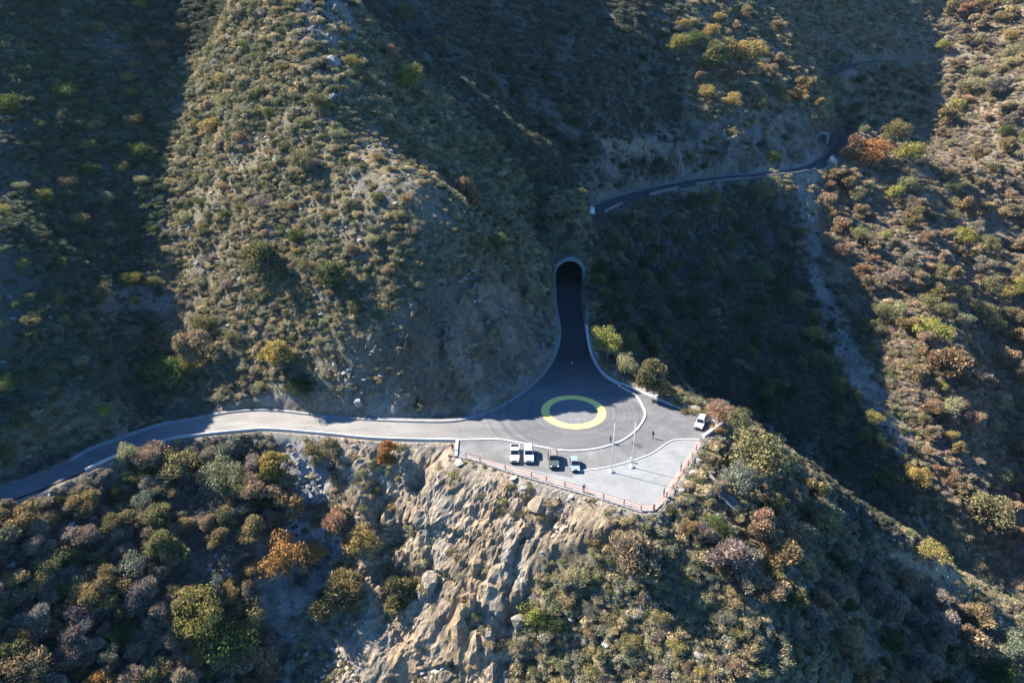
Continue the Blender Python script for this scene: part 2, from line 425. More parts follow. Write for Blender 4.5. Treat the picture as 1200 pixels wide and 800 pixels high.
mx = N(nt, 'ShaderNodeMath', operation='MULTIPLY'); nt.links.new(mr.outputs[0], mx.inputs[0]); nt.links.new(m3.outputs[0], mx.inputs[1])
dark = mix(nt, my.outputs[0], (.028, .029, .031), base_c)  # shade of the tunnel road painted into the asphalt colour
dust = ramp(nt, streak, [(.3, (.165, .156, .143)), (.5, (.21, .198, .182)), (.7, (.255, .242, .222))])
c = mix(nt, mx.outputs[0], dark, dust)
rc = at(672, 482)
vs_ = N(nt, 'ShaderNodeVectorMath', operation='DISTANCE'); vs_.inputs[1].default_value = (rc.x * K, rc.y * K, 0); nt.links.new(pos, vs_.inputs[0])
rn = N(nt, 'ShaderNodeTexNoise', noise_dimensions='1D'); rn.inputs['Scale'].default_value = .9; rn.inputs['Detail'].default_value = 4; rn.inputs['Roughness'].default_value = .7
nt.links.new(vs_.outputs['Value'], rn.inputs['W'])
rf = N(nt, 'ShaderNodeMapRange'); rf.inputs['From Min'].default_value = 22 * K; rf.inputs['From Max'].default_value = 13 * K; nt.links.new(vs_.outputs['Value'], rf.inputs['Value'])
c = mix(nt, rf.outputs[0], c, ramp(nt, rn.outputs['Fac'], [(.32, (.8, .8, .81)), (.5, (1, 1, 1)), (.68, (1.18, 1.17, 1.15))]), 'MULTIPLY')
fm = ramp(nt, fine, [(.3, (.84, .84, .84)), (.7, (1.12, 1.12, 1.12))])
c = mix(nt, 1.0, c, fm, 'MULTIPLY')
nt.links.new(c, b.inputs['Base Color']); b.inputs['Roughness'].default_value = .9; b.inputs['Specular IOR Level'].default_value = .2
bump(nt, b, fine, .3, .03)

def ground_mat(name, lo, mid, hi, s1=.5, s2=2.5):
    m, nt, b = new_mat(name)
    a = noise(nt, s1, 6, .7); f = noise(nt, s2, 5, .7)
    c = ramp(nt, a, [(.3, lo), (.5, mid), (.72, hi)])
    c = mix(nt, 1.0, c, ramp(nt, f, [(.3, (.85, .85, .85)), (.7, (1.12, 1.12, 1.12))]), 'MULTIPLY')
    nt.links.new(c, b.inputs['Base Color']); b.inputs['Roughness'].default_value = .95; b.inputs['Specular IOR Level'].default_value = .15
    bump(nt, b, f, .35, .04)
    return m
M_PARK = ground_mat('parking_asphalt', (.105, .104, .103), (.14, .138, .136), (.21, .205, .198), .22)
M_EAST = ground_mat('bay_asphalt', (.09, .09, .093), (.118, .118, .121), (.17, .168, .167), .25)
M_PLAZA = ground_mat('pale_gravel', (.165, .17, .168), (.205, .209, .207), (.245, .248, .245), .3, 3.5)
M_PINK = ground_mat('pink_gravel', (.24, .195, .18), (.3, .245, .225), (.35, .3, .275), .5)
M_DISC = ground_mat('pale_disc', (.12, .119, .12), (.15, .148, .149), (.185, .182, .182), .8)
M_FARK = plain('weathered_concrete', (.15, .15, .15), .9, var=.45, scale=.5)
M_WALK = ground_mat('pale_shoulder', (.15, .15, .15), (.21, .21, .21), (.27, .265, .26), .5)
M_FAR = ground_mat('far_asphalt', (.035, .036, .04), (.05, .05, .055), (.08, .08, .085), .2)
M_STAIN = ground_mat('stain', (.06, .06, .06), (.075, .075, .075), (.11, .11, .11), .8)
M_KERB = plain('kerb_paint', (.42, .41, .39), .8, var=.2, scale=.9)
M_GUTTER = plain('gutter_concrete', (.21, .21, .207), .9, var=.25, scale=.6)
M_CONC = plain('concrete', (.22, .217, .21), .9, var=.3, scale=1.2)
M_YELLOW = plain('yellow_paint', (.78, .6, .16), .7, var=.12, scale=1.0)
M_WHITE = plain('white_paint', (.6, .6, .59), .5, var=.06)
M_RAIL = plain('rail_red', (.27, .13, .1), .7, var=.25, scale=4)
M_ROCK = ground_mat('boulder_rock', (.2, .18, .15), (.32, .29, .24), (.46, .42, .36), 1.2, 5)
M_ROCKG = ground_mat('grey_rock', (.13, .13, .125), (.24, .235, .225), (.38, .37, .35), 1.4, 5)
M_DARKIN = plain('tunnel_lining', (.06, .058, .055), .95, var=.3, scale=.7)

def leaf_mat(name, use_instancer):
    m, nt, b = new_mat(name)
    nt.nodes.remove(b)
    out = nt.nodes['Material Output']
    if use_instancer:
        a = N(nt, 'ShaderNodeAttribute', attribute_type='INSTANCER'); a.attribute_name = 'tint'; col = a.outputs['Color']
    else:
        a = N(nt, 'ShaderNodeObjectInfo'); col = a.outputs['Color']
    g = N(nt, 'ShaderNodeNewGeometry')
    r = ramp(nt, g.outputs['Random Per Island'], [(0, (.55, .57, .55)), (.5, (.95, .95, .95)), (1, (1.5, 1.45, 1.3))])
    tcn = N(nt, 'ShaderNodeTexCoord').outputs['Object']
    c = mix(nt, 1.0, col, r, 'MULTIPLY')
    c = mix(nt, 1.0, c, ramp(nt, noise(nt, 2.2, 2, .6, vec=tcn), [(.3, (.72, .78, .7)), (.5, (1.0, 1.0, 1.0)), (.7, (1.35, 1.18, 1.0))]), 'MULTIPLY')
    d = N(nt, 'ShaderNodeBsdfDiffuse'); t = N(nt, 'ShaderNodeBsdfTranslucent'); s = N(nt, 'ShaderNodeMixShader')
    s.inputs[0].default_value = .28
    nt.links.new(c, d.inputs[0]); nt.links.new(c, t.inputs[0])
    nt.links.new(d.outputs[0], s.inputs[1]); nt.links.new(t.outputs[0], s.inputs[2]); nt.links.new(s.outputs[0], out.inputs[0])
    return m
M_LEAF = leaf_mat('foliage', False)
M_SCRUB = leaf_mat('scrub_foliage', True)
M_BARK = plain('bark', (.13, .105, .085), .95, var=.3)

# ------------------------------------------------------------------ soil colours on the terrain, some light and shade painted in
def lerp3(a, b, t): return a + (b - a) * t[..., None]
C3 = lambda *c: np.array(c)
sn = np.clip(.5 + 1.1 * fbm(GX / 9, GY / 9, 4, 201), 0, 1)
sn2 = np.clip(.5 + 1.3 * fbm(GX / 3, GY / 3, 4, 211), 0, 1)
soil = lerp3(C3(.135, .115, .075), C3(.215, .172, .11), sn)
soil = lerp3(soil, C3(.17, .16, .14), np.clip(sn2 - .45, 0, 1) * 1.2)
px_, py_, D_ = project(np.stack([GX, GY, H], -1))
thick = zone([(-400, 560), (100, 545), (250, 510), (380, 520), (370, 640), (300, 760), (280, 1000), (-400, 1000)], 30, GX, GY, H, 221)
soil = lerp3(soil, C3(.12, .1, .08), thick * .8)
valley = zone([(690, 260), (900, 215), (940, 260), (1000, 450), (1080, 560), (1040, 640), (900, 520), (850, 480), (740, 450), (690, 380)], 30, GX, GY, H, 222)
soil = lerp3(soil, C3(.06, .07, .065), valley * .8)  # grey-green valley soil with bluish shade painted in
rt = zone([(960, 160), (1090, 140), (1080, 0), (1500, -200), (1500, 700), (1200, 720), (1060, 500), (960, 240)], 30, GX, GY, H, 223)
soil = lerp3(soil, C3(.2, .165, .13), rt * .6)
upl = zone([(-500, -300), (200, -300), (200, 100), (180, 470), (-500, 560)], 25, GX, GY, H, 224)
soil = lerp3(soil, C3(.07, .082, .072), upl * .8)  # left slope: greener soil, its bluish shade put into the colour
soil = lerp3(soil, C3(.08, .088, .078), ((GY > 175) & (px_ < 790)) * .7)  # back slope: shade tone painted into the soil
soil = lerp3(soil, lerp3(C3(.12, .098, .072), C3(.24, .195, .14), sn2), cut * .9)
soil = lerp3(soil, lerp3(C3(.11, .095, .075), C3(.22, .19, .155), sn2), mcut * .85)
clc = lerp3(C3(.4, .31, .215), C3(.34, .32, .29), sn)
st_ = fbm((GX * .8 - GY * .6) / 2.2, (GX * .6 + GY * .8) / 16, 4, 243)
clc = lerp3(clc, C3(.24, .215, .185), np.clip(st_ * 1.8, 0, 1))
clc = lerp3(clc, C3(.42, .29, .17), np.clip(fbm(GX / 8, GY / 12, 4, 241) * 1.6, 0, 1) * .8)
clc = lerp3(clc, C3(.18, .15, .115), np.clip(sn2 - .45, 0, 1) * 1.5)
clc = clc * C3(.86, .81, .74)
soil = lerp3(soil, clc, cliff * .92)
soil = lerp3(soil, lerp3(C3(.15, .15, .15), C3(.32, .32, .315), sn2), scree * .9)
soil = lerp3(soil, lerp3(C3(.13, .125, .115), C3(.25, .24, .22), sn2), crest * .8)
soil = lerp3(soil, lerp3(C3(.15, .135, .11), C3(.26, .235, .2), sn2), chute * .9)
soil = lerp3(soil, C3(.3, .23, .15), ochre * .8)
soil = lerp3(soil, C3(.24, .23, .21), streak_m * .8)
soil = lerp3(soil, C3(.33, .29, .23), zone([(-60, 625), (0, 598), (55, 574), (100, 556), (110, 565), (70, 590), (20, 612), (-40, 645)], 8, GX, GY, H, 226) * .9)  # pale dirt shoulder, its sunlight painted into the colour
soil = lerp3(soil, C3(.2, .18, .155), patch * .8)
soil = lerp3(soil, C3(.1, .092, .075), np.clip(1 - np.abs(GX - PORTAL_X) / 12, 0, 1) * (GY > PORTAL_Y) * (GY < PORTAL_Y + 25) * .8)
soil = lerp3(soil, C3(.34, .27, .17), track * .85)
sh = np.clip(1 - np.abs(near_d - .8) / 2.2, 0, 1) * (near_d > 0) * ~((GY > PORTAL_Y) & (np.abs(GX - PORTAL_X) < HOLE + 3))
soil = lerp3(soil, C3(.24, .22, .185), sh * np.clip(.35 + sn2 * .7, 0, 1))
sh2 = np.clip(1 - np.abs(far_d - FAR_HW - .5) / 2.5, 0, 1) * (GX > 95) * (GX < 160)
soil = lerp3(soil, C3(.25, .23, .2), sh2)
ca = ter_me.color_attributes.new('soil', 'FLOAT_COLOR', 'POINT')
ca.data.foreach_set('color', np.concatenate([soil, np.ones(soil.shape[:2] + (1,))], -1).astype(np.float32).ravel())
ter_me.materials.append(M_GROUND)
# ------------------------------------------------------------------ helpers
from mathutils.geometry import delaunay_2d_cdt

def link_mesh(name, bm, mat, parent=None, smooth=False, bevel=0):
    me = bpy.data.meshes.new(name)
    bmesh.ops.recalc_face_normals(bm, faces=bm.faces[:])
    bm.to_mesh(me); bm.free()
    for m in (mat if isinstance(mat, (list, tuple)) else [mat]): me.materials.append(m)
    if smooth: me.polygons.foreach_set('use_smooth', [True] * len(me.polygons))
    o = bpy.data.objects.new(name, me); COL.objects.link(o)
    if parent: o.parent = parent
    return o

def tag(o, label, cat, group=None):
    o['label'] = label; o['category'] = cat
    if group: o['group'] = group
    return o

def structure(o): o['kind'] = 'structure'; return o

def thing(name, label, cat, loc=(0, 0, 0), rz=0.0, group=None):
    o = bpy.data.objects.new(name, None); COL.objects.link(o)
    o.empty_display_size = .3
    o.location = loc; o.rotation_euler = (0, 0, rz)
    return tag(o, label, cat, group)

def sheet(name, poly, z, mat):
    """a flat paved sheet with that outline"""
    P = [Vector((p[0], p[1])) for p in poly]
    v, e, f, *_ = delaunay_2d_cdt(P, [(i, (i + 1) % len(P)) for i in range(len(P))], [], 1, 1e-4)
    bm = bmesh.new()
    vs = [bm.verts.new((p.x, p.y, z)) for p in v]
    for t in f: bm.faces.new([vs[i] for i in t])
    o = link_mesh(name, bm, mat)
    for p in o.data.polygons:
        if p.normal.z < 0: p.flip()
    return o

def sweep_bm(bm, line, prof, closed=False):
    """sweep a closed profile [(offset, height)] along a 3D line"""
    n = len(line); rings = []
    L = [Vector(tuple(p) if len(p) == 3 else (p[0], p[1], 0)) for p in line]
    for i in range(n):
        a = L[(i - 1) % n] if (closed or i > 0) else L[i]; b = L[(i + 1) % n] if (closed or i < n - 1) else L[i]
        t = (b - a); t.z = 0; t.normalize(); nn = Vector((-t.y, t.x, 0))
        rings.append([bm.verts.new(L[i] + nn * o + Vector((0, 0, h))) for o, h in prof])
    k = len(prof)
    for i in range(n if closed else n - 1):
        A, B = rings[i], rings[(i + 1) % n]
        for j in range(k): bm.faces.new((A[j], A[(j + 1) % k], B[(j + 1) % k], B[j]))
    if not closed:
        bm.faces.new(rings[0]); bm.faces.new(rings[-1][::-1])

def kerb_prof(w, h, z0=-.25): return [(-w / 2, z0), (w / 2, z0), (w / 2, h - .03), (w / 2 - .03, h), (-w / 2 + .03, h), (-w / 2, h - .03)]

def kerb(name, px, w, h, mat, n_each=5, z=0.0, world=False, z0=-.25):
    line = smooth_line(px if world else W(px, z), n_each)
    bm = bmesh.new(); sweep_bm(bm, line, kerb_prof(w, h, z0))
    return link_mesh(name, bm, mat)

# height of the ground
def ground_z(x, y):
    x = np.asarray(x, float); y = np.asarray(y, float)
    i = np.clip(np.searchsorted(gx, x) - 1, 0, len(gx) - 2); j = np.clip(np.searchsorted(gy, y) - 1, 0, len(gy) - 2)
    fx = np.clip((x - gx[i]) / (gx[i + 1] - gx[i]), 0, 1); fy = np.clip((y - gy[j]) / (gy[j + 1] - gy[j]), 0, 1)
    return (H[j, i] * (1 - fx) * (1 - fy) + H[j, i + 1] * fx * (1 - fy) + H[j + 1, i] * (1 - fx) * fy + H[j + 1, i + 1] * fx * fy)

def hit(px, py):
    dx, dy, dz = ray(px, py)
    t = np.arange(60, 620, .5)
    z = CAM_H + dz * t; g = ground_z(dx * t, dy * t)
    k = np.argmax(z < g)
    if z[k] >= g[k]: return None
    a, b_ = t[max(k - 1, 0)], t[k]
    for _ in range(12):
        m = (a + b_) / 2
        if CAM_H + dz * m < ground_z(dx * m, dy * m): b_ = m
        else: a = m
    return Vector((dx * b_, dy * b_, float(ground_z(dx * b_, dy * b_)))), b_

# ------------------------------------------------------------------ roads and paving
structure(sheet('road', NEAR_POLY[:-0 or None], 0.0, M_ASPH))
RING_LINE = [(536, 515.5), (560, 515), (584, 514.7), (608, 518.7), (635, 524), (661, 528), (693, 526.7), (720, 520), (736, 512), (749, 500), (756, 487), (753, 476), (744, 462.7), (725, 452)]
PLAZA_K = [(672, 552.5), (688, 550.7), (709, 548), (741, 540), (765, 530.7), (787, 516.5), (808, 514.7), (822, 515)]
ring_w = smooth_line(W(RING_LINE), 5)
plaza_w = smooth_line(W(PLAZA_K), 4)
XY = lambda L: [(p[0], p[1]) for p in L]
park = XY(ring_w[:]) + XY(W([(745, 457), (787, 475), (818, 487.5), (846, 497), (822, 516)])) + XY(W([(806, 545), (781, 583), (766, 597), (751, 598), (731, 591), (684, 577), (640, 564), (592, 550), (563, 540.5), (536, 533)]))
east = XY(smooth_line(W(RING_LINE[7:]), 5)) + XY(W([(745, 457), (787, 475), (818, 487.5), (846, 497), (822, 516)])) + list(reversed(XY(plaza_w[12:]))) 
structure(sheet('parking_pavement', park, .006, M_PARK))
structure(sheet('bay_pavement', east, .011, M_EAST))
plaza = XY(plaza_w) + XY(W([(806, 545), (781, 583), (766, 597), (751, 598), (731, 591), (707, 584), (684, 577), (672, 566)]))
structure(sheet('gravel_plaza', plaza, .017, M_PLAZA))
strip = XY(W([(545, 534.5), (592, 543.5), (640, 554), (672, 560), (672, 573), (640, 564), (592, 550), (563, 540.5), (545, 536)]))
structure(sheet('gravel_strip', strip, .022, M_PLAZA))
pinks = XY(W([(545, 532.5), (592, 545.5), (640, 558.5), (684, 571.5), (731, 586.5), (752, 591.5), (764, 591), (776, 580), (800, 543), (820, 514), (823, 516), (806, 545), (781, 583), (766, 597), (751, 598), (731, 591), (684, 577), (640, 564), (592, 550), (563, 540.5), (545, 536)]))
structure(sheet('pink_pavement', pinks, .028, M_PINK))
walk = XY(W([(694, 410), (707, 436), (727, 448), (746, 455.5), (752, 456), (740, 446), (724, 433), (708, 418)]))
structure(sheet('pavement', walk, .03, M_WALK))
for q, (cx, cy, rx, ry) in enumerate(((746, 521, 6, 1.3), (750, 523.5, 4, 1.6), (742, 518, 2, 1.2))):
    c = at(cx, cy); pol = []
    for k in range(18):
        a = k / 18 * 6.283; r = 1 + .25 * math.sin(3 * a + q) + .15 * math.sin(7 * a)
        pol.append((c.x + rx * .14 * r * math.cos(a), c.y + ry * .28 * r * math.sin(a)))
    structure(sheet('asphalt_stain', pol, .016 + .001 * q, M_STAIN))

# painted ring
cR = at(672, 482); CIR = [(math.cos(k / 64 * 2 * math.pi), math.sin(k / 64 * 2 * math.pi)) for k in range(64)]
R_OUT, R_IN = 5.35, 4.1
structure(sheet('pale_disc', [(cR.x + c * R_IN, cR.y + s * R_IN) for c, s in CIR], .012, M_DISC))
bm = bmesh.new()
o_ = [bm.verts.new((cR.x + c * R_OUT, cR.y + s * R_OUT, .016)) for c, s in CIR]
i_ = [bm.verts.new((cR.x + c * (R_IN - .1), cR.y + s * (R_IN - .1), .016)) for c, s in CIR]
for k in range(64): bm.faces.new((o_[k], o_[(k + 1) % 64], i_[(k + 1) % 64], i_[k]))
structure(link_mesh('painted_ring', bm, M_YELLOW))

# kerbs and low walls
structure(kerb('roundabout_kerb', RING_LINE, .36, .14, M_KERB))
structure(kerb('plaza_kerb', PLAZA_K, .26, .12, M_KERB))
structure(kerb('road_kerb', OUT_EDGE[4:], .3, .3, M_KERB, z0=-1.4))
structure(kerb('road_gutter', IN_EDGE[4:], .85, .22, M_GUTTER, 4))
structure(kerb('tunnel_road_kerb', [(682, 346), (684, 362), (687, 385), (691, 410), (698, 427), (709, 441), (727, 452)], .42, .5, M_KERB, 5, z0=-.8))
structure(kerb('lot_kerb', [(728, 449.5), (744, 456.5), (787, 474.5), (819, 487.2), (845.5, 496.6)], .4, .32, M_KERB, 3, z0=-.8))
structure(kerb('corner_kerb', [(846.5, 498), (838, 503.5), (824, 513.5)], .55, .6, M_KERB, 3, z0=-.9))
structure(kerb('bay_end_kerb', [(536, 516.5), (534.5, 535)], .42, .25, M_KERB, 3, z0=-.6))

# the road beyond the tunnel
def strip_mesh(name, line, hw, mat, dz=0.0):
    bm = bmesh.new(); prev = None
    for i, p in enumerate(line):
        a = Vector(tuple(line[max(i - 1, 0)])); b_ = Vector(tuple(line[min(i + 1, len(line) - 1)])); t = b_ - a; t.z = 0; t.normalize(); n = Vector((-t.y, t.x, 0))
        c = Vector(tuple(p)) + Vector((0, 0, dz)); r = (bm.verts.new(c - n * hw), bm.verts.new(c + n * hw))
        if prev: bm.faces.new((prev[0], r[0], r[1], prev[1]))
        prev = r
    return link_mesh(name, bm, mat)
structure(strip_mesh('mountain_road', far_w, FAR_HW, M_FAR))
structure(strip_mesh('upper_road', top_w, TOP_HW, M_FAR))
def offset_line(line, off):
    out = []
    for i, p in enumerate(line):
        a = np.array(line[max(i - 1, 0)]); b_ = np.array(line[min(i + 1, len(line) - 1)]); t = (b_ - a)[:2]; t /= np.hypot(*t)
        out.append((p[0] - t[1] * off, p[1] + t[0] * off, p[2]))
    return out
bm = bmesh.new(); sweep_bm(bm, offset_line(far_w, FAR_HW), kerb_prof(.5, .55, -.6)); structure(link_mesh('mountain_road_gutter', bm, M_FARK))
for a_, b_ in ((2, 7), (11, 17), (19, 36), (38, 44)):
    bm = bmesh.new(); sweep_bm(bm, offset_line(far_w, -FAR_HW)[a_:b_], kerb_prof(.45, .8, -1.6)); structure(link_mesh('mountain_road_kerb', bm, M_FARK))

# tunnel
tun = thing('tunnel', 'dark arched road tunnel with thin concrete collar in the shaded spur', 'tunnel', (PORTAL_X, PORTAL_Y, 0))
def arch_line(hw, spring, n=28):
    L = [(-hw, -.3)] + [(-hw * math.cos(k / n * math.pi), spring + hw * math.sin(k / n * math.pi)) for k in range(n + 1)] + [(hw, -.3)]
    return L
def arch_solid(r0, r1, y0, y1, spring):
    bm = bmesh.new(); A = arch_line(r0, spring); B = arch_line(r1, spring); n = len(A)
    V = [[bm.verts.new((x, y, z)) for x, z in L] for L, y in ((A, y0), (B, y0), (A, y1), (B, y1))]
    for k in range(n - 1):
        bm.faces.new((V[0][k], V[0][k + 1], V[1][k + 1], V[1][k])); bm.faces.new((V[2][k], V[2][k + 1], V[3][k + 1], V[3][k]))
        bm.faces.new((V[0][k], V[0][k + 1], V[2][k + 1], V[2][k])); bm.faces.new((V[1][k], V[1][k + 1], V[3][k + 1], V[3][k]))
    for a, b_ in ((0, 0), (n - 1, n - 1)): bm.faces.new((V[0][a], V[1][a], V[3][a], V[2][a]))
    return bm
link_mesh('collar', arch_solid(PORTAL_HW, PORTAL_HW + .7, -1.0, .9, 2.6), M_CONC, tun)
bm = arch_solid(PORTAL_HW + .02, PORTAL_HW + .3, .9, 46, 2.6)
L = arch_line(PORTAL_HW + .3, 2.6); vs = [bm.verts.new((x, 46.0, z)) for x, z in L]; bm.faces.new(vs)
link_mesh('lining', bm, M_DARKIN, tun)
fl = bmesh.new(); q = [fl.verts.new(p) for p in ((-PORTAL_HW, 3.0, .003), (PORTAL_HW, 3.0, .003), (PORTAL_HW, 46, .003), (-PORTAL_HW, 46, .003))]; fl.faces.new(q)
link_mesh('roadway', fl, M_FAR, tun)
# pale block at the far mouth, stone arch in the far cliff
# ------------------------------------------------------------------ shapes
def box_bm(bm, c, s, rz=0, taper=1.0):
    ca, sa = math.cos(rz), math.sin(rz); V = []
    for z in (-.5, .5):
        k = taper if z > 0 else 1
        for x, y in ((-.5, -.5), (.5, -.5), (.5, .5), (-.5, .5)):
            X, Y = x * s[0] * k, y * s[1] * k
            V.append(bm.verts.new((c[0] + X * ca - Y * sa, c[1] + X * sa + Y * ca, c[2] + z * s[2])))
    for f in ((0, 3, 2, 1), (4, 5, 6, 7), (0, 1, 5, 4), (1, 2, 6, 5), (2, 3, 7, 6), (3, 0, 4, 7)): bm.faces.new([V[i] for i in f])

def tube_bm(bm, a, b, r0, r1=None, n=8, cap=True):
    a, b = Vector(a), Vector(b); r1 = r0 if r1 is None else r1
    d = (b - a).normalized(); u = d.orthogonal().normalized(); v = d.cross(u)
    A = [bm.verts.new(a + (u * math.cos(k / n * 6.2832) + v * math.sin(k / n * 6.2832)) * r0) for k in range(n)]
    B = [bm.verts.new(b + (u * math.cos(k / n * 6.2832) + v * math.sin(k / n * 6.2832)) * r1) for k in range(n)]
    for k in range(n): bm.faces.new((A[k], A[(k + 1) % n], B[(k + 1) % n], B[k]))
    if cap: bm.faces.new(A[::-1]); bm.faces.new(B)

def lathe_bm(bm, prof, n=24):
    rings = []
    for r, z in prof: rings.append([bm.verts.new((r * math.cos(k / n * 6.2832), r * math.sin(k / n * 6.2832), z)) for k in range(n)])
    for A, B in zip(rings, rings[1:]):
        for k in range(n): bm.faces.new((A[k], A[(k + 1) % n], B[(k + 1) % n], B[k]))
    bm.faces.new(rings[0][::-1]); bm.faces.new(rings[-1])

# ------------------------------------------------------------------ vehicles (x forward)
M_GLASS = plain('dark_glass', (.012, .016, .02), .12, var=.1, spec=.5)
M_TYRE = plain('tyre', (.02, .02, .02), .9)
M_RIM = plain('rim', (.42, .43, .44), .4, .7)
M_BLACKP = plain('black_plastic', (.025, .025, .027), .7)
M_LAMP = plain('lamp_glass', (.7, .72, .74), .15, spec=.6)
M_TAIL = plain('tail_lamp', (.35, .02, .015), .3)
def paint(name, c): return plain(name, c, .35, .0, .05, spec=.5)

def prism(bm, prof, w_of):
    """closed side profile (x,z) pulled to both sides; w_of(x,z) = half width"""
    L = [bm.verts.new((x, w_of(x, z), z)) for x, z in prof]; R = [bm.verts.new((x, -w_of(x, z), z)) for x, z in prof]
    n = len(prof)
    for k in range(n): bm.faces.new((L[k], L[(k + 1) % n], R[(k + 1) % n], R[k]))
    bm.faces.new(L[::-1]); bm.faces.new(R)

def vehicle(name, label, cat, loc, heading, L, Wd, Ht, mat_body, kind, roof_mat=None, group=None):
    t = thing(name, label, cat, loc, heading, group)
    hl, hw = L / 2, Wd / 2
    belt = .56 * Ht; hood = .54 * Ht
    low = .24
    rear_x = -hl
    # lower body
    bm = bmesh.new()
    prof = [(-hl + .1, low), (hl - .12, low), (hl, low + .18), (hl - .02, hood - .22), (hl - .18, hood - .06), (hl * .36, belt), (-hl + .12, belt), (-hl, belt - .15), (-hl, low + .15)]
    prism(bm, prof, lambda x, z: hw * (1 - .10 * max(0, (abs(x) - hl * .75) / (hl * .25)) ** 2) * (1 if z < belt - .1 else .97))
    link_mesh('body', bm, mat_body, t)
    # cabin
    if kind == 'pickup': cx0, cx1 = -.12 * L, .19 * L
    elif kind == 'hatch': cx0, cx1 = -.48 * L, .2 * L
    else: cx0, cx1 = -.49 * L, .17 * L
    tx0, tx1 = cx0 + (.1 if kind == 'pickup' else .22 * (1 if kind == 'suv' else 1.6)), cx1 - (.62 if kind != 'hatch' else .7)
    bw, tw = hw * .94, hw * .76
    b0, b1 = belt - .01, Ht
    bm = bmesh.new()
    lowr = [(cx0, -bw), (cx1, -bw * .96), (cx1, bw * .96), (cx0, bw)]; topr = [(tx0, -tw), (tx1, -tw), (tx1, tw), (tx0, tw)]
    A = [bm.verts.new((x, y, b0)) for x, y in lowr]; mid = [bm.verts.new((a[0] * .12 + c[0] * .88, a[1] * .12 + c[1] * .88, b0 + (b1 - b0) * .88)) for a, c in zip(lowr, topr)]
    B = [bm.verts.new((x * .94 + .06 * (tx0 + tx1) / 2, y * .92, b1)) for x, y in topr]
    for P, Q in ((A, mid), (mid, B)):
        for k in range(4): bm.faces.new((P[k], P[(k + 1) % 4], Q[(k + 1) % 4], Q[k]))
    bm.faces.new(B)
    link_mesh('cabin', bm, roof_mat or mat_body, t)
    def lerp(p, q, s): return p + (q - p) * s
    def pane(nm, i, j, s0, s1, h0, h1):
        a0, a1 = Vector((*lowr[i], b0)), Vector((*lowr[j], b0)); c0, c1 = Vector((*topr[i], b1)), Vector((*topr[j], b1))
        p = [lerp(lerp(a0, a1, s), lerp(c0, c1, s), h * .97) for s, h in ((s0, h0), (s1, h0), (s1, h1), (s0, h1))]
        nrm = (p[1] - p[0]).cross(p[3] - p[0]).normalized()
        ctr = Vector(((cx0 + cx1) / 2, 0, b0)); 
        if nrm.dot(p[0] - ctr) < 0: nrm = -nrm
        b2 = bmesh.new(); V = [b2.verts.new(x + nrm * .025) for x in p]; V2 = [b2.verts.new(x - nrm * .03) for x in p]
        b2.faces.new(V); b2.faces.new(V2[::-1])
        for k in range(4): b2.faces.new((V[k], V[(k + 1) % 4], V2[(k + 1) % 4], V2[k]))
        link_mesh(nm, b2, M_GLASS, t)
    pane('windshield', 1, 2, .05, .95, .08, .9); pane('rear_window', 3, 0, .1, .9, .2, .85)
    for (i, j) in ((0, 1), (3, 2)):
        pane('side_window', i, j, .08, .46, .14, .84); pane('side_window', i, j, .5, .88, .14, .84)
    # wheels
    r = .36 if kind != 'hatch' else .31
    for x in (hl * .62, -hl * .6):
        for s in (-1, 1):
            bm = bmesh.new(); tube_bm(bm, (x, s * (hw - .2), r), (x, s * (hw + .015), r), r, n=20); w = link_mesh('wheel', bm, M_TYRE, t)
            bm = bmesh.new(); tube_bm(bm, (x, s * (hw + .01), r), (x, s * (hw + .03), r), r * .6, n=14); link_mesh('rim', bm, M_RIM, w)
    for s in (-1, 1):
        bm = bmesh.new(); box_bm(bm, (hl - .04, s * hw * .68, hood - .2), (.14, .36, .15)); link_mesh('headlight', bm, M_LAMP, t)
        bm = bmesh.new(); box_bm(bm, (-hl + .0, s * hw * .86, belt - .22), (.08, .16, .26)); link_mesh('tail_light', bm, M_TAIL, t)
        bm = bmesh.new(); box_bm(bm, (cx1 - .25, s * (hw + .1), belt + .1), (.12, .2, .15)); link_mesh('mirror', bm, M_BLACKP, t)
    bm = bmesh.new(); box_bm(bm, (hl - .02, 0, hood - .22), (.09, hw * .92, .2)); link_mesh('grille', bm, M_BLACKP, t)
    bm = bmesh.new(); box_bm(bm, (hl - .03, 0, low + .12), (.16, Wd * .9, .22)); link_mesh('bumper', bm, M_BLACKP, t)
    if kind == 'pickup':
        x0, x1 = -hl + .12, cx0 - .08
        bm = bmesh.new(); box_bm(bm, ((x0 + x1) / 2, 0, belt + .012), (x1 - x0, Wd * .8, .02)); link_mesh('bed', bm, M_BLACKP, t)
        for s in (-1, 1):
            bm = bmesh.new(); box_bm(bm, ((x0 + x1) / 2, s * hw * .9, belt + .12), (x1 - x0, .12, .26)); link_mesh('bed_side', bm, mat_body, t)
        bm = bmesh.new(); box_bm(bm, (-hl + .07, 0, belt + .1), (.1, Wd * .78, .24)); link_mesh('tailgate', bm, mat_body, t)
    t.scale = (1 / K,) * 3
    if kind == 'suv':
        for s in (-1, 1):
            bm = bmesh.new(); tube_bm(bm, (tx0 + .2, s * tw * .84, b1 + .05), (tx1 - .2, s * tw * .84, b1 + .05), .03, n=6); link_mesh('roof_rail', bm, M_BLACKP, t)
    return t

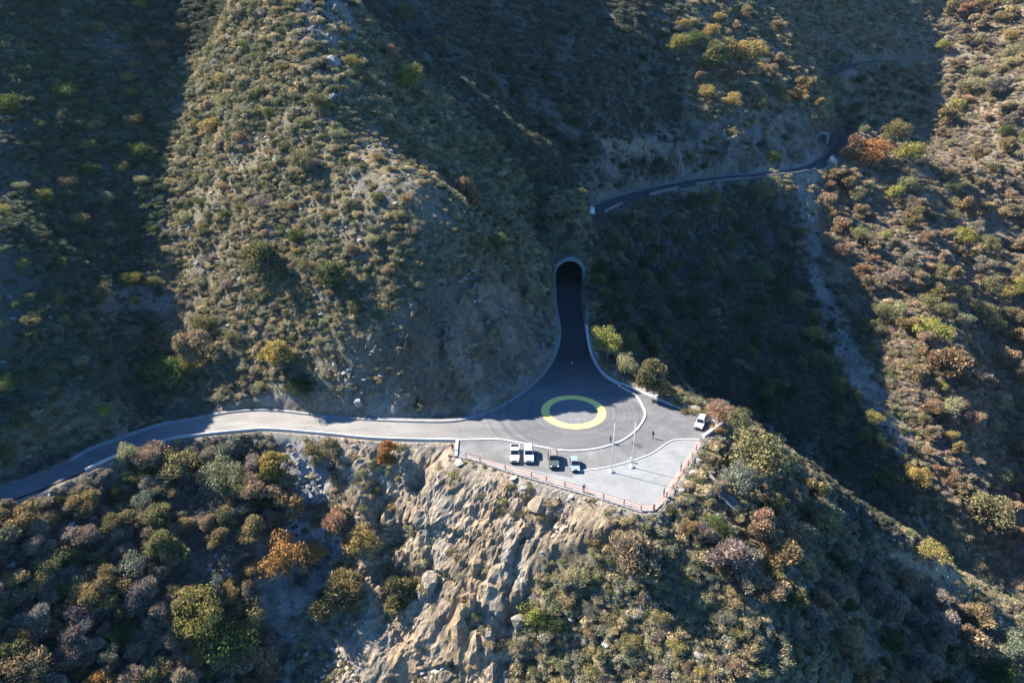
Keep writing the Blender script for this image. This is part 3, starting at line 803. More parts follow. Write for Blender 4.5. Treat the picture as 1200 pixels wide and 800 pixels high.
ML = {}
DOWN = -math.pi / 2
vehicle('pickup_truck', 'white pickup truck parked at the left end of the car row', 'pickup truck', at(603.2, 534.5, .03), DOWN - .03, 5.2, 1.86, 1.78, paint('white_body', (.6, .605, .61)), 'pickup')
vehicle('parked_car', 'white off-road car parked right beside the white pickup truck', 'car', at(619.5, 535.5, .03), DOWN, 4.75, 1.9, 1.82, paint('bright_white_body', (.64, .64, .63)), 'suv')
vehicle('parked_car', 'dark green car with dusty brown roof, third in the row', 'car', at(648.4, 541.8, .03), DOWN + .03, 4.8, 1.92, 1.85, paint('dark_green_body', (.055, .07, .065)), 'suv', paint('dusty_roof', (.2, .175, .15)))
vehicle('parked_car', 'small silver blue hatchback at the right end of the row', 'car', at(673.3, 546.8, .03), DOWN + .02, 3.9, 1.68, 1.5, paint('pale_blue_body', (.2, .255, .28)), 'hatch')
vehicle('parked_car', 'white car parked alone by the corner wall of the lot', 'car', at(820.5, 498, .03), math.atan2(-.88, -.46), 4.5, 1.8, 1.66, paint('clean_white_body', (.62, .62, .62)), 'suv')

# ------------------------------------------------------------------ flagpoles on white domes
def flagpole(px, py, toppx, toppy, label):
    b = at(px, py); 
    # height from the top pixel at the pole's own distance
    dx, dy, dz = ray(toppx, toppy); h = CAM_H + dz * (b.y / dy)
    t = thing('flagpole', label, 'flagpole', (b.x, b.y, .02), 0, 'two flagpoles on the gravel')
    bm = bmesh.new(); lathe_bm(bm, [(.37, 0), (.37, .08), (.35, .18), (.28, .3), (.18, .38), (.07, .42)], 20); link_mesh('base', bm, M_WHITE, t, True)
    bm = bmesh.new(); tube_bm(bm, (0, 0, .4), (0, 0, h), .065, .035, 10); link_mesh('pole', bm, M_WHITE, t, True)
    bm = bmesh.new(); lathe_bm(bm, [(.02, h), (.07, h + .04), (.08, h + .1), (.05, h + .16), (.01, h + .18)], 10); link_mesh('finial', bm, M_WHITE, t, True)
flagpole(716.3, 553.2, 719, 497, 'bare white flagpole on a white dome nearest the parked cars')
flagpole(740.3, 547.6, 744, 496, 'bare white flagpole on a white dome beside the small white post')
b = at(739.2, 541.3)
t = thing('post', 'small white post at the gravel kerb behind a flagpole', 'post', b)
bm = bmesh.new(); box_bm(bm, (0, 0, .35), (.16, .16, .7)); link_mesh('shaft', bm, M_WHITE, t)
bm = bmesh.new(); box_bm(bm, (0, 0, .74), (.24, .24, .08)); link_mesh('cap', bm, M_WHITE, t)

# traffic cone in the tunnel road
c = at(670.5, 426.5)
t = thing('traffic_cone', 'orange and white traffic cone in the shaded middle of the tunnel road', 'traffic cone', (c.x, c.y, .01)); t.scale = (1 / K,) * 3
M_OR = plain('cone_orange', (.85, .2, .04), .6)
bm = bmesh.new(); box_bm(bm, (0, 0, .03), (.45, .45, .06)); link_mesh('foot', bm, M_OR, t)
bm = bmesh.new(); lathe_bm(bm, [(.19, .06), (.05, .85), (.02, .87)], 14); link_mesh('cone', bm, M_OR, t)
bm = bmesh.new(); lathe_bm(bm, [(.15, .36), (.105, .62)], 14); link_mesh('sleeve', bm, M_WHITE, t)

# ------------------------------------------------------------------ railings
def railing(label, px, z, spacing, h, name='railing', rails=(.5, 1.0), thick=.045):
    P = [Vector(tuple(p)) for p in W(px, z)]
    t = thing(name, label, 'railing', P[0]); o0 = P[0]
    pts = []
    for a, b in zip(P, P[1:]):
        n = max(1, round((b - a).length / spacing))
        pts += [a.lerp(b, k / n) for k in range(n)]
    pts.append(P[-1])
    for p in pts:
        q = p - o0; bm = bmesh.new(); box_bm(bm, (q.x, q.y, q.z + h / 2 - .15), (.13, .13, h + .3), .5); link_mesh('post', bm, M_RAIL, t)
    for r in rails:
        bm = bmesh.new(); L = [(p - o0) + Vector((0, 0, r * h - .03)) for p in P]
        sweep_bm(bm, L, [(-thick / 2, -thick / 2), (thick / 2, -thick / 2), (thick / 2, thick / 2), (-thick / 2, thick / 2)]); link_mesh('rail', bm, M_RAIL, t)
    return t
railing('red post and rail fence along the cliff in front of the parked cars', [(546, 536.6), (562.5, 540.6), (592, 550), (622.5, 558.5), (640, 563.8), (684, 576.8), (707, 584.3), (731, 591.2), (751, 598), (765.5, 597.3)], .02, 3.4, .9)
railing('red fence with close posts up the right side of the gravel plaza', [(766.5, 597), (781, 583), (795, 564), (806, 545.5), (820.5, 518)], .02, 2.2, .95)
railing('lower rust brown rail outside the right fence above the scrub', [(786, 588), (800, 568), (813, 546), (827, 520)], -.9, 2.4, 1.0, rails=(.5, 1.0))
bm = bmesh.new(); sweep_bm(bm, [(p[0], p[1], p[2]) for p in W(FRONT_EDGE)], kerb_prof(.3, .06, -1.5)); structure(link_mesh('plaza_edge_kerb', bm, M_CONC))
bm = bmesh.new(); sweep_bm(bm, [(p[0], p[1], p[2]) for p in W([(766, 598.5), (781, 585), (796, 565), (808, 546), (823, 517)])], kerb_prof(.3, .06, -1.5)); structure(link_mesh('plaza_side_kerb', bm, M_CONC))

# concrete slabs and the arch
def slab(name, label, cat, px, py, s, rz, mat, dz=0, tilt=0):
    hp = hit(px, py)[0]
    t = bmesh.new(); box_bm(t, (0, 0, s[2] / 2), s, 0, .86)
    bmesh.ops.subdivide_edges(t, edges=t.edges[:], cuts=2, use_grid_fill=True)
    for v in t.verts: v.co += Vector((RND.uniform(-1, 1), RND.uniform(-1, 1), RND.uniform(-1, 1))) * .07 * min(s)
    o = link_mesh(name, t, mat); o.location = hp + Vector((0, 0, dz)); o.rotation_euler = (tilt, tilt * .5, rz)
    return tag(o, label, cat)
p0 = Vector(tuple(far_w[2]))
blk = bmesh.new(); box_bm(blk, (0, 0, 1.0), (3.0, 2.6, 2.2), 0, .8)
bmesh.ops.subdivide_edges(blk, edges=blk.edges[:], cuts=2, use_grid_fill=True)
for v in blk.verts: v.co += Vector((RND.uniform(-.15, .15), RND.uniform(-.15, .15), RND.uniform(-.15, .15)))
o = link_mesh('concrete_block', blk, M_WHITE); bp = at(691, 250); o.location = (bp.x, bp.y, -.1); o.rotation_euler = (0, 0, .4)
tag(o, 'pale concrete block at the near end of the far mountain road', 'concrete block')
hp = hit(963, 166)[0]
t = thing('stone_arch', 'small pale stone arch at the foot of the far cliff', 'arch', hp, -.45)
bm = arch_solid(2.0, 3.0, -2.6, -1.2, 1.8); link_mesh('ring', bm, M_CONC, t)
bm = bmesh.new(); vs = [bm.verts.new((x, -1.5, z)) for x, z in arch_line(2.1, 1.8)]; bm.faces.new(vs); link_mesh('dark_sheet', bm, M_DARKIN, t)  # flat dark sheet stands in for the unlit depth of the arch
# drainage chute below the right fence
cl = [hit(a, b)[0] for a, b in ((824, 556), (832, 566), (842, 577), (853, 588), (866, 601), (876, 611))]
bm = bmesh.new()
sweep_bm(bm, smooth_line([tuple(p + Vector((0, 0, .5))) for p in cl], 4), [(-.8, -1.2), (.8, -1.2), (.8, .1), (.6, .1), (.45, -.35), (-.45, -.35), (-.6, .1), (-.8, .1)])
tag(link_mesh('drainage_chute', bm, M_FARK), 'pale concrete drainage chute running down the slope right of the fence', 'chute')

# ------------------------------------------------------------------ people
M_SKIN = plain('skin', (.42, .26, .19), .6)
M_HAIR = plain('hair', (.02, .015, .012), .8)
def cloth(name, c): return plain(name, c, .9)
def body_mesh(pose):
    """one continuous skinned figure, 1.74 m tall, facing +x; pose 'stand', 'walk' or 'lean'"""
    st = .22 if pose == 'walk' else .05
    ln = .16 if pose == 'lean' else 0
    arm = {'stand': (.06, .02), 'walk': (.18, .12), 'lean': (.32, .45)}[pose]
    V = {'pelvis': (0, 0, .95, .145), 'waist': (ln * .4, 0, 1.12, .135), 'chest': (ln * .8, 0, 1.33, .155), 'neck': (ln + .01, 0, 1.5, .062), 'head': (ln + .03, 0, 1.60, .095), 'crown': (ln + .02, 0, 1.70, .085)}
    E = [('pelvis', 'waist'), ('waist', 'chest'), ('chest', 'neck'), ('neck', 'head'), ('head', 'crown')]
    for s, nm in ((1, 'l'), (-1, 'r')):
        f = st * s
        V.update({'hip' + nm: (0, s * .1, .88, .1), 'knee' + nm: (f * .6 + .03, s * .11, .48, .066), 'ankle' + nm: (f, s * .11, .08, .046), 'toe' + nm: (f + .17, s * .13, .035, .04),
                  'sho' + nm: (ln * .8, s * .19, 1.41, .066), 'elb' + nm: (ln * .8 - .03 + arm[0] * (.3 if pose != 'walk' else -.4 * s), s * .25, 1.13, .046),
                  'wri' + nm: (ln * .8 + arm[0] * (1 if pose != 'walk' else -1.2 * s) + .04, s * .25, .88 + arm[1] * .6, .034), 'hand' + nm: (ln * .8 + arm[0] * (1 if pose != 'walk' else -1.2 * s) + .09, s * .24, .79 + arm[1] * .62, .038)})
        E += [('pelvis', 'hip' + nm), ('hip' + nm, 'knee' + nm), ('knee' + nm, 'ankle' + nm), ('ankle' + nm, 'toe' + nm), ('chest', 'sho' + nm), ('sho' + nm, 'elb' + nm), ('elb' + nm, 'wri' + nm), ('wri' + nm, 'hand' + nm)]
    names = list(V); me = bpy.data.meshes.new('person')
    me.from_pydata([V[n][:3] for n in names], [(names.index(a), names.index(b)) for a, b in E], [])
    o = bpy.data.objects.new('person', me); COL.objects.link(o)
    md = o.modifiers.new('s', 'SKIN'); o.modifiers.new('u', 'SUBSURF').levels = 1
    for n, sv in zip(names, me.skin_vertices[0].data): sv.radius = (V[n][3], V[n][3]); sv.use_root = n == 'pelvis'
    dg = bpy.context.evaluated_depsgraph_get()
    m2 = bpy.data.meshes.new_from_object(o.evaluated_get(dg))
    bpy.data.objects.remove(o)
    m2.polygons.foreach_set('use_smooth', [True] * len(m2.polygons))
    return m2, V
def person(label, px, py, heading, pose, top, legs, z=.03):
    me, V = body_mesh(pose)
    me.name = 'person'
    for m in (legs, top, M_SKIN): me.materials.append(m)
    hx = V['head'][0]
    for p in me.polygons:
        c = p.center
        p.material_index = 0 if c.z < .97 and abs(c.y) < .2 else (2 if c.z > 1.49 or (abs(c.y) > .19 and c.z < 1.02) else 1)
    o = bpy.data.objects.new('person', me); COL.objects.link(o)
    b = at(px, py, z) if z > 0 else hit(px, py)[0]; o.location = b; o.rotation_euler = (0, 0, heading); o.scale = (1 / K,) * 3
    tag(o, label, 'person')
    bm = bmesh.new(); bmesh.ops.create_icosphere(bm, subdivisions=2, radius=1)
    for v in bm.verts: v.co = Vector((v.co.x * .112 + hx - .015, v.co.y * .1, max(v.co.z, -.35) * .115 + 1.69))
    link_mesh('hair', bm, M_HAIR, o, True)
    bm = bmesh.new(); box_bm(bm, (hx + .1, 0, 1.6), (.035, .03, .045)); link_mesh('nose', bm, M_SKIN, o)
    return o
DK = cloth('dark_cloth', (.018, .019, .024)); NV = cloth('navy_cloth', (.02, .025, .045)); GR = cloth('grey_cloth', (.06, .06, .065)); BR = cloth('brown_cloth', (.09, .06, .05)); BL = cloth('black_cloth', (.012, .012, .013))
person('person in dark clothes standing by the white kerb between ring and flagpole', 715.2, 519, -.6, 'stand', DK, NV)
person('person in black walking across the asphalt in front of the corner kerb', 765, 513.2, -2.4, 'walk', BL, DK)
person('person in black jacket at the right fence facing the valley', 797.6, 551.5, -.4, 'stand', BL, BR)
person('person in black at the fence near the plaza corner', 777.6, 581.5, -.5, 'stand', BL, BR)
person('person in dark brown leaning at the front fence below the flagpoles', 683.6, 575.8, -1.4, 'lean', DK, BR)
person('person in dark trousers standing outside the white kerb end', 530.5, 528.5, -1.2, 'stand', DK, GR, -.1)
# ------------------------------------------------------------------ foliage meshes (unit crowns: radius 1, standing on z = 0)
def quads_mesh(name, C, Nn, S, mats, asp=None, rng=NPR):
    """leaf-sized faces: centres, normals, sizes"""
    n = len(C)
    Nn = Nn / (np.linalg.norm(Nn, axis=1, keepdims=True) + 1e-9)
    r = rng.normal(size=(n, 3)); u = np.cross(Nn, r); u /= np.linalg.norm(u, axis=1, keepdims=True) + 1e-9
    v = np.cross(Nn, u)
    asp = np.full(n, .75) if asp is None else asp
    su = (S * .5)[:, None] * u; sv = (S * .5 * asp)[:, None] * v
    k = rng.uniform(.6, 1.15, (n, 4, 1))
    P = np.stack([C + (su) * k[:, 0] , C + sv * k[:, 1], C - su * k[:, 2], C - sv * k[:, 3]], 1)
    me = bpy.data.meshes.new(name)
    me.vertices.add(n * 4); me.vertices.foreach_set('co', P.astype(np.float32).ravel())
    me.loops.add(n * 4); me.loops.foreach_set('vertex_index', np.arange(n * 4, dtype=np.int32))
    me.polygons.add(n); me.polygons.foreach_set('loop_start', np.arange(0, n * 4, 4, dtype=np.int32))
    me.update(calc_edges=True)
    for m in mats: me.materials.append(m)
    return me

def lobes(rng, k, height, low=.25):
    c = []
    while len(c) < k:
        p = rng.uniform(-1, 1, 3)
        if np.linalg.norm(p) < 1:
            p[:2] *= .86 * rng.uniform(.7, 1.15); p[2] = (p[2] * .5 + .5) * (1 - low) + low
            c.append([p[0], p[1], p[2] * height])
    return np.array(c)

def crown_mesh(name, seed, n_lobe, per, height, leaf, low=.25, mat=None, lob_r=(.16, .44)):
    rng = np.random.default_rng(seed)
    L = lobes(rng, n_lobe + 6, height, low)
    C, Nn, S = [], [], []
    for c in L:
        R = rng.uniform(*lob_r)
        m = int(per * (R / .4) ** 2)
        d = rng.normal(size=(m, 3)); d[:, 2] = np.where(rng.random(m) < .6, np.abs(d[:, 2]), d[:, 2]); d /= np.linalg.norm(d, axis=1, keepdims=True)
        r = R * rng.uniform(.4, 1.25, m) ** .8
        C.append(c + d * r[:, None] * np.array([1, 1, .85])); Nn.append(d + rng.normal(size=(m, 3)) * .55); S.append(leaf * rng.uniform(.6, 1.35, m))
    C = np.concatenate(C); C[:, 2] = np.maximum(C[:, 2], .02)
    return quads_mesh(name, C, np.concatenate(Nn), np.concatenate(S), [mat], rng=rng)

def twig_mesh(name, seed, n, height, mat, length=.34, width=.05, leafy=.25, low=.2):
    rng = np.random.default_rng(seed)
    L = lobes(rng, 11, height, low)
    c = L[rng.integers(0, len(L), n)]
    d = rng.normal(size=(n, 3)); d[:, 2] = np.abs(d[:, 2]) * .9; d /= np.linalg.norm(d, axis=1, keepdims=True)
    r = .42 * rng.uniform(.1, 1.05, n) ** .6
    C = c + d * r[:, None]
    root = np.array([0, 0, .1 * height])
    dirv = C - root; dirv /= np.linalg.norm(dirv, axis=1, keepdims=True); dirv += rng.normal(size=(n, 3)) * .45; dirv /= np.linalg.norm(dirv, axis=1, keepdims=True)
    leaf = rng.random(n) < leafy
    S = np.where(leaf, rng.uniform(.07, .13, n), rng.uniform(.6, 1.2, n) * length)
    W_ = np.where(leaf, S * .8, width * rng.uniform(.6, 1.3, n))
    w = np.cross(dirv, rng.normal(size=(n, 3))); w /= np.linalg.norm(w, axis=1, keepdims=True)
    a = C - dirv * (S * .5)[:, None]; b = C + dirv * (S * .5)[:, None]
    P = np.stack([a - w * (W_ * .5)[:, None], a + w * (W_ * .5)[:, None], b + w * (W_ * .3)[:, None], b - w * (W_ * .3)[:, None]], 1)
    P[..., 2] = np.maximum(P[..., 2], .01)
    me = bpy.data.meshes.new(name)
    me.vertices.add(n * 4); me.vertices.foreach_set('co', P.astype(np.float32).ravel())
    me.loops.add(n * 4); me.loops.foreach_set('vertex_index', np.arange(n * 4, dtype=np.int32))
    me.polygons.add(n); me.polygons.foreach_set('loop_start', np.arange(0, n * 4, 4, dtype=np.int32))
    me.update(calc_edges=True); me.materials.append(mat)
    return me

def trunk_mesh(name, seed, height):
    rng = random.Random(seed); bm = bmesh.new()
    top = Vector((rng.uniform(-.1, .1), rng.uniform(-.1, .1), .45 * height)); tube_bm(bm, (0, 0, -.35), top, .085, .05, 7)
    for k in range(6):
        a = k * 1.05 + rng.uniform(-.3, .3); s = Vector((0, 0, .12 * height)).lerp(top, rng.uniform(.4, 1))
        m = s + Vector((math.cos(a) * .3, math.sin(a) * .3, .25 * height)); e = m + Vector((math.cos(a + .4) * .28, math.sin(a + .4) * .28, .22 * height))
        tube_bm(bm, s, m, .042, .028, 5, False); tube_bm(bm, m, e, .028, .01, 5, False)
    me = bpy.data.meshes.new(name); bm.to_mesh(me); bm.free(); me.materials.append(M_BARK)
    return me

CROWN = {
    'leafy': [crown_mesh('crown', 300 + k, 16, 230, 1.75, .088, .3, M_LEAF) for k in range(5)],
    'tall': [crown_mesh('crown', 330 + k, 16, 220, 3.0, .1, .15, M_LEAF) for k in range(3)],
    'bare': [twig_mesh('crown', 360 + k, 4600, 1.6, M_LEAF, .24, .034) for k in range(4)],
    'half': [twig_mesh('crown', 380 + k, 4600, 1.6, M_LEAF, .2, .036, .62) for k in range(4)],
    'shrub': [crown_mesh('shrub', 400 + k, 12, 150, 1.0, .105, .12, M_LEAF, (.3, .5)) for k in range(5)],
    'twiggy': [twig_mesh('shrub', 430 + k, 2400, 1.0, M_LEAF, .25, .034, .5, .1) for k in range(4)],
}
TRUNK = {'leafy': trunk_mesh('trunk', 1, 1.75), 'tall': trunk_mesh('trunk', 2, 3.0), 'bare': trunk_mesh('trunk', 3, 1.6), 'half': trunk_mesh('trunk', 4, 1.6)}
HGT = {'leafy': 1.75, 'tall': 3.0, 'bare': 1.6, 'half': 1.6, 'shrub': 1.0, 'twiggy': 1.0}
NAME = {'leafy': 'tree', 'tall': 'tree', 'bare': 'bare_tree', 'half': 'sparse_tree', 'shrub': 'shrub', 'twiggy': 'shrub'}
COLS = {'green': (.105, .13, .05), 'ygreen': (.22, .21, .07), 'olive': (.165, .155, .08), 'yellow': (.29, .23, .09), 'orange': (.35, .19, .075), 'rust': (.28, .185, .125),
        'grey': (.24, .205, .17), 'mauve': (.245, .2, .175), 'tan': (.25, .19, .105), 'dark': (.045, .065, .028), 'pale': (.25, .24, .14), 'brown': (.28, .215, .145), 'teal': (.15, .16, .125)}
PLACED = []
def plant(kind, px, py, wpx, col, label, group=None, hk=1.0, jit=.14, base=None):
    """a plant whose crown is seen round (px,py), wpx photo pixels wide"""
    got = hit(px, base if base is not None else py + wpx * HGT[kind] * hk * .26)
    if got is None: return None
    p, D = got
    r = wpx * .5 * D / 800 * 1.02
    if near_dist(p.x, p.y) < -.2: return None
    g = RND.uniform(-jit, jit)
    c = tuple(max(.01, x * 1.15 * (1 + g + RND.uniform(-.05, .05))) for x in COLS[col])
    rz = RND.uniform(0, 6.283); sc = (r * RND.uniform(.9, 1.1), r * RND.uniform(.9, 1.1), r * hk * RND.uniform(.9, 1.1))
    me = RND.choice(CROWN[kind])
    PLACED.append((px, py, wpx))
    if kind in TRUNK:
        t = thing(NAME[kind], label, 'tree', (p.x, p.y, p.z - .1 * r), rz, group)
        t.scale = sc
        for nm, m in (('crown', me), ('trunk', TRUNK[kind])):
            o = bpy.data.objects.new(nm, m); COL.objects.link(o); o.parent = t
            o.color = (*c, 1)
        return t
    o = bpy.data.objects.new(NAME[kind], me); COL.objects.link(o)
    o.location = (p.x, p.y, p.z - .12 * r); o.rotation_euler = (0, 0, rz); o.scale = sc; o.color = (*c, 1)
    return tag(o, label, 'shrub', group)
def near_dist(x, y):
    a = np.array([x]); b = np.array([y])
    return float(poly_sd(a, b, NEAR_POLY)[0])

# plants one can point at
for row in [
    ('leafy', 200, 440, 44, 'green', 'bright green round tree in the shaded gully above the left road'),
    ('leafy', 222, 428, 30, 'ygreen', 'yellow green crown joined to the bright green tree in the gully'),
    ('half', 238, 402, 46, 'brown', 'grey brown thin tree just above the bright green gully tree'),
    ('leafy', 240, 378, 26, 'olive', 'olive tree uppermost in the gully above the brown one'),
    ('half', 330, 416, 42, 'yellow', 'yellow olive tree on the lit slope above the left road'),
    ('leafy', 354, 454, 30, 'dark', 'dark green bushy tree right above the left road edge'),
    ('leafy', 8, 448, 26, 'ygreen', 'yellow green tree cut off by the left edge of the picture'),
    ('shrub', 120, 340, 32, 'olive', 'olive bush beside the pale bare patch on the shaded slope'),
    ('shrub', 101, 170, 16, 'ygreen', 'small bright yellow green bush high on the shaded left slope'),
    ('shrub', 142, 195, 18, 'ygreen', 'yellow bush at the lower right of the brightest shaded slope bush'),
    ('shrub', 166, 176, 30, 'green', 'wide green bush at the edge of sun and shade on the left slope'),
    ('shrub', 92, 255, 20, 'tan', 'tan bush alone in the shade halfway up the left slope'),
    ('shrub', 109, 288, 18, 'olive', 'small olive bush below the lone tan bush'),
    ('shrub', 75, 105, 28, 'green', 'flat green bush near the top of the shaded left slope'),
    ('leafy', 166, 6, 20, 'ygreen', 'sunlit tree at the top of the shaded left gully'),
    ('shrub', 10, 122, 30, 'green', 'dark green bush at the left edge high on the slope'),
    ('twiggy', 370, 194, 26, 'mauve', 'reddish twiggy bush on the middle of the sunlit hill'),
    ('shrub', 355, 186, 32, 'olive', 'olive bush touching the reddish one on the sunlit hill'),
    ('shrub', 374, 118, 30, 'olive', 'olive bush under the grey rock ridge'),
    ('shrub', 252, 145, 26, 'yellow', 'yellowish round bush on the upper sunlit hill'),
    ('shrub', 306, 235, 24, 'mauve', 'brown mauve bush left of centre on the sunlit hill'),
    ('half', 316, 303, 50, 'olive', 'big olive bush-like tree low on the sunlit hill'),
    ('half', 390, 325, 36, 'olive', 'olive thin tree near the upper edge of the road cut'),
    ('leafy', 478, 95, 38, 'ygreen', 'yellow green tree alone on the dark face behind the ridge'),
    ('leafy', 414, 75, 18, 'ygreen', 'small yellow tree left of a green one behind the rocks'),
    ('leafy', 433, 77, 18, 'teal', 'small grey green tree paired with the yellow one'),
    ('half', 453, 66, 22, 'rust', 'small reddish brown tree above the lone yellow green tree'),
    ('leafy', 476, 20, 26, 'olive', 'olive tree on the lit rim at the top of the spur'),
    ('leafy', 515, 52, 18, 'olive', 'small tree standing on the lit rim of the spur'),
    ('leafy', 576, 102, 22, 'green', 'green tree on the lit rim halfway down the spur'),
    ('half', 551, 228, 32, 'rust', 'rusty orange tree in the shade left of the tunnel', None, 1.15),
    ('leafy', 584, 287, 24, 'green', 'fresh green tree in the shade above the road cut', None, 1.15),
    ('half', 558, 289, 22, 'tan', 'tan tree left of the fresh green tree'),
    ('leafy', 593, 325, 18, 'rust', 'small rust coloured tree at the top of the road cut'),
    ('leafy', 623, 340, 32, 'pale', 'pale cream green tree near the tunnel on the cut edge'),
    ('leafy', 712, 402, 42, 'ygreen', 'light green tree in the sun right of the tunnel road', None, 1.0),
    ('leafy', 732, 400, 30, 'green', 'second light green crown at the right of the tunnel road tree'),
    ('leafy', 733, 427, 28, 'pale', 'pale olive bush-like tree beside the sunny kerb'),
    ('half', 757, 440, 42, 'olive', 'olive tree behind the kerb between light green tree and corner'),
    ('half', 776, 455, 24, 'tan', 'tan shrubby tree next to the olive kerb tree'),
    ('leafy', 811, 470, 34, 'pale', 'pale green tree behind the kerb near the lone white car'),
    ('leafy', 843, 480, 32, 'rust', 'orange brown tree behind the lone white car'),
    ('leafy', 862, 496, 34, 'olive', 'olive tree at the outer corner of the lot'),
    ('leafy', 890, 535, 78, 'olive', 'largest olive green tree beside the lot corner', None, .95),
    ('leafy', 905, 186, 18, 'green', 'topmost green crown on the far slope under the mountain road'),
    ('tall', 904, 215, 24, 'pale', 'tall pale green tree standing below the far mountain road'),
    ('leafy', 888, 228, 26, 'olive', 'olive tree at the foot of the tall pale one'),
    ('leafy', 932, 350, 22, 'olive', 'olive tree on the edge of the far dark ravine'),
    ('leafy', 950, 392, 24, 'ygreen', 'sunlit green tree in the dark beside the landslip track'),
    ('tall', 975, 428, 18, 'green', 'narrow green tree standing in the shaded landslip'),
    ('leafy', 1020, 487, 24, 'ygreen', 'yellow green tree at the shade edge low on the far hill'),
    ('shrub', 786, 310, 22, 'green', 'small sunlit green bush alone in the dark valley'),
    ('shrub', 802, 332, 12, 'olive', 'tiny bush below the sunlit green one in the dark valley'),
    ('leafy', 1020, 182, 40, 'orange', 'orange tree on the knob beside the far road bend', None, .8),
    ('half', 1000, 176, 30, 'rust', 'rusty tree at the very edge of the far knob'),
    ('leafy', 1063, 180, 34, 'ygreen', 'yellow green tree on the right of the far knob', None, .8),
    ('leafy', 1045, 160, 34, 'olive', 'dull olive tree on top of the far knob'),
    ('leafy', 1087, 383, 44, 'ygreen', 'yellow green tree in the middle of the right hill', None, .8),
    ('half', 1108, 422, 48, 'rust', 'red brown tree below the yellow green one on the right hill', None, .8),
    ('leafy', 1040, 560, 24, 'green', 'dark green tree at the bottom of the shaded valley', None, 1.2),
    ('leafy', 1070, 556, 28, 'yellow', 'yellow tree right of the dark green valley tree', None, 1.2),
    ('leafy', 1148, 590, 50, 'olive', 'large olive tree low on the right hill'),
    ('leafy', 1175, 155, 18, 'green', 'vivid green small tree high on the right hill'),
    ('leafy', 340, 652, 58, 'orange', 'bright orange tree beside the grey scree', None, 1.25),
    ('leafy', 372, 645, 30, 'orange', 'second smaller orange tree right of the bright one'),
    ('half', 403, 618, 42, 'rust', 'rust orange tree against the cliff below the road'),
    ('leafy', 428, 634, 40, 'yellow', 'yellow green tree against the cliff right of the rusty tree'),
    ('bare', 398, 690, 52, 'tan', 'straw coloured bare tree at the cliff foot'),
    ('leafy', 246, 712, 54, 'ygreen', 'big yellow green tree at the bottom of the thicket', None, 1.6),
    ('leafy', 268, 745, 62, 'green', 'large green tree right of the big yellow green one', None, 1.1),
    ('leafy', 232, 765, 30, 'yellow', 'yellow crown at the foot of the big yellow green tree'),
    ('leafy', 270, 690, 26, 'yellow', 'golden crown touching the top of the big yellow green tree'),
    ('leafy', 44, 772, 56, 'tan', 'orange tan tree near the bottom left corner'),
    ('half', 125, 795, 44, 'orange', 'orange tree at the bottom edge near the left corner'),
    ('leafy', 80, 688, 28, 'green', 'green tree among grey bare trees in the left thicket'),
    ('leafy', 155, 530, 26, 'pale', 'pale green tree rising over the left road edge', None, 1.3),
    ('leafy', 170, 555, 34, 'green', 'green tree under the pale one at the left road'),
    ('leafy', 210, 540, 50, 'olive', 'olive green tree below the left road bend'),
    ('leafy', 268, 550, 46, 'pale', 'pale olive tree under the sunny road wall'),
    ('half', 316, 545, 42, 'yellow', 'yellow leaved tree below the road beside the scree'),
    ('leafy', 378, 527, 36, 'olive', 'olive bush-like tree on the cliff top at the road kerb'),
    ('half', 452, 528, 34, 'orange', 'orange brown bush-like tree leaning over the road kerb'),
    ('shrub', 533, 555, 18, 'ygreen', 'small yellow green bush at the cliff top near the white kerb end'),
    ('half', 470, 690, 40, 'olive', 'olive bush-like tree on the pale cliff face'),
    ('shrub', 622, 712, 32, 'ygreen', 'green and ochre bush on the lower cliff edge'),
    ('shrub', 646, 726, 28, 'dark', 'dark bush right beside the green and ochre one'),
    ('bare', 742, 648, 66, 'brown', 'wide brown bare tree below the fence'),
    ('bare', 855, 645, 56, 'grey', 'grey bare tree below the right fence'),
    ('half', 920, 645, 54, 'tan', 'tan crowned tree on the right spur'),
    ('half', 888, 615, 40, 'rust', 'rusty tree on the right spur next to the tan one'),
    ('leafy', 836, 610, 22, 'green', 'small dark green tree among bare ones below the drainage chute'),
    ('half', 1135, 745, 50, 'brown', 'brown tree near the bottom right corner'),
    ('half', 970, 610, 36, 'pale', 'straw green tree on the crest of the right spur'),
    ('half', 945, 575, 30, 'tan', 'tan tree on the crest above the straw green one'),
    ('leafy', 1090, 645, 34, 'yellow', 'yellowish tree beside the grassy crest path'),
    ('leafy', 792, 55, 26, 'ygreen', 'yellow green tree left on the far sunny cliff top'),
    ('leafy', 815, 48, 24, 'green', 'green tree right of the yellow green one on the far cliff top'),
    ('leafy', 868, 62, 44, 'yellow', 'large ochre tree on the far sunny cliff top', None, .8),
    ('half', 835, 70, 34, 'olive', 'olive tree left of the large ochre far tree'),
    ('half', 940, 100, 26, 'tan', 'tan tree on the far crest near the upper road'),
    ('leafy', 935, 112, 16, 'orange', 'small orange tree on the far crest'),
    ('leafy', 968, 97, 18, 'olive', 'olive tree on the far crest below the upper road'),
    ('half', 985, 132, 14, 'tan', 'small tan tree at the end of the far crest'),
    ('shrub', 811, 512, 7, 'rust', 'tiny reddish weed clump at the plaza kerb end', None, .7),
]:
    kind, px, py, w, c, lab = row[:6]
    plant(kind, px, py, w * 1.12, c, lab, row[6] if len(row) > 6 else None, row[7] if len(row) > 7 else 1.0)

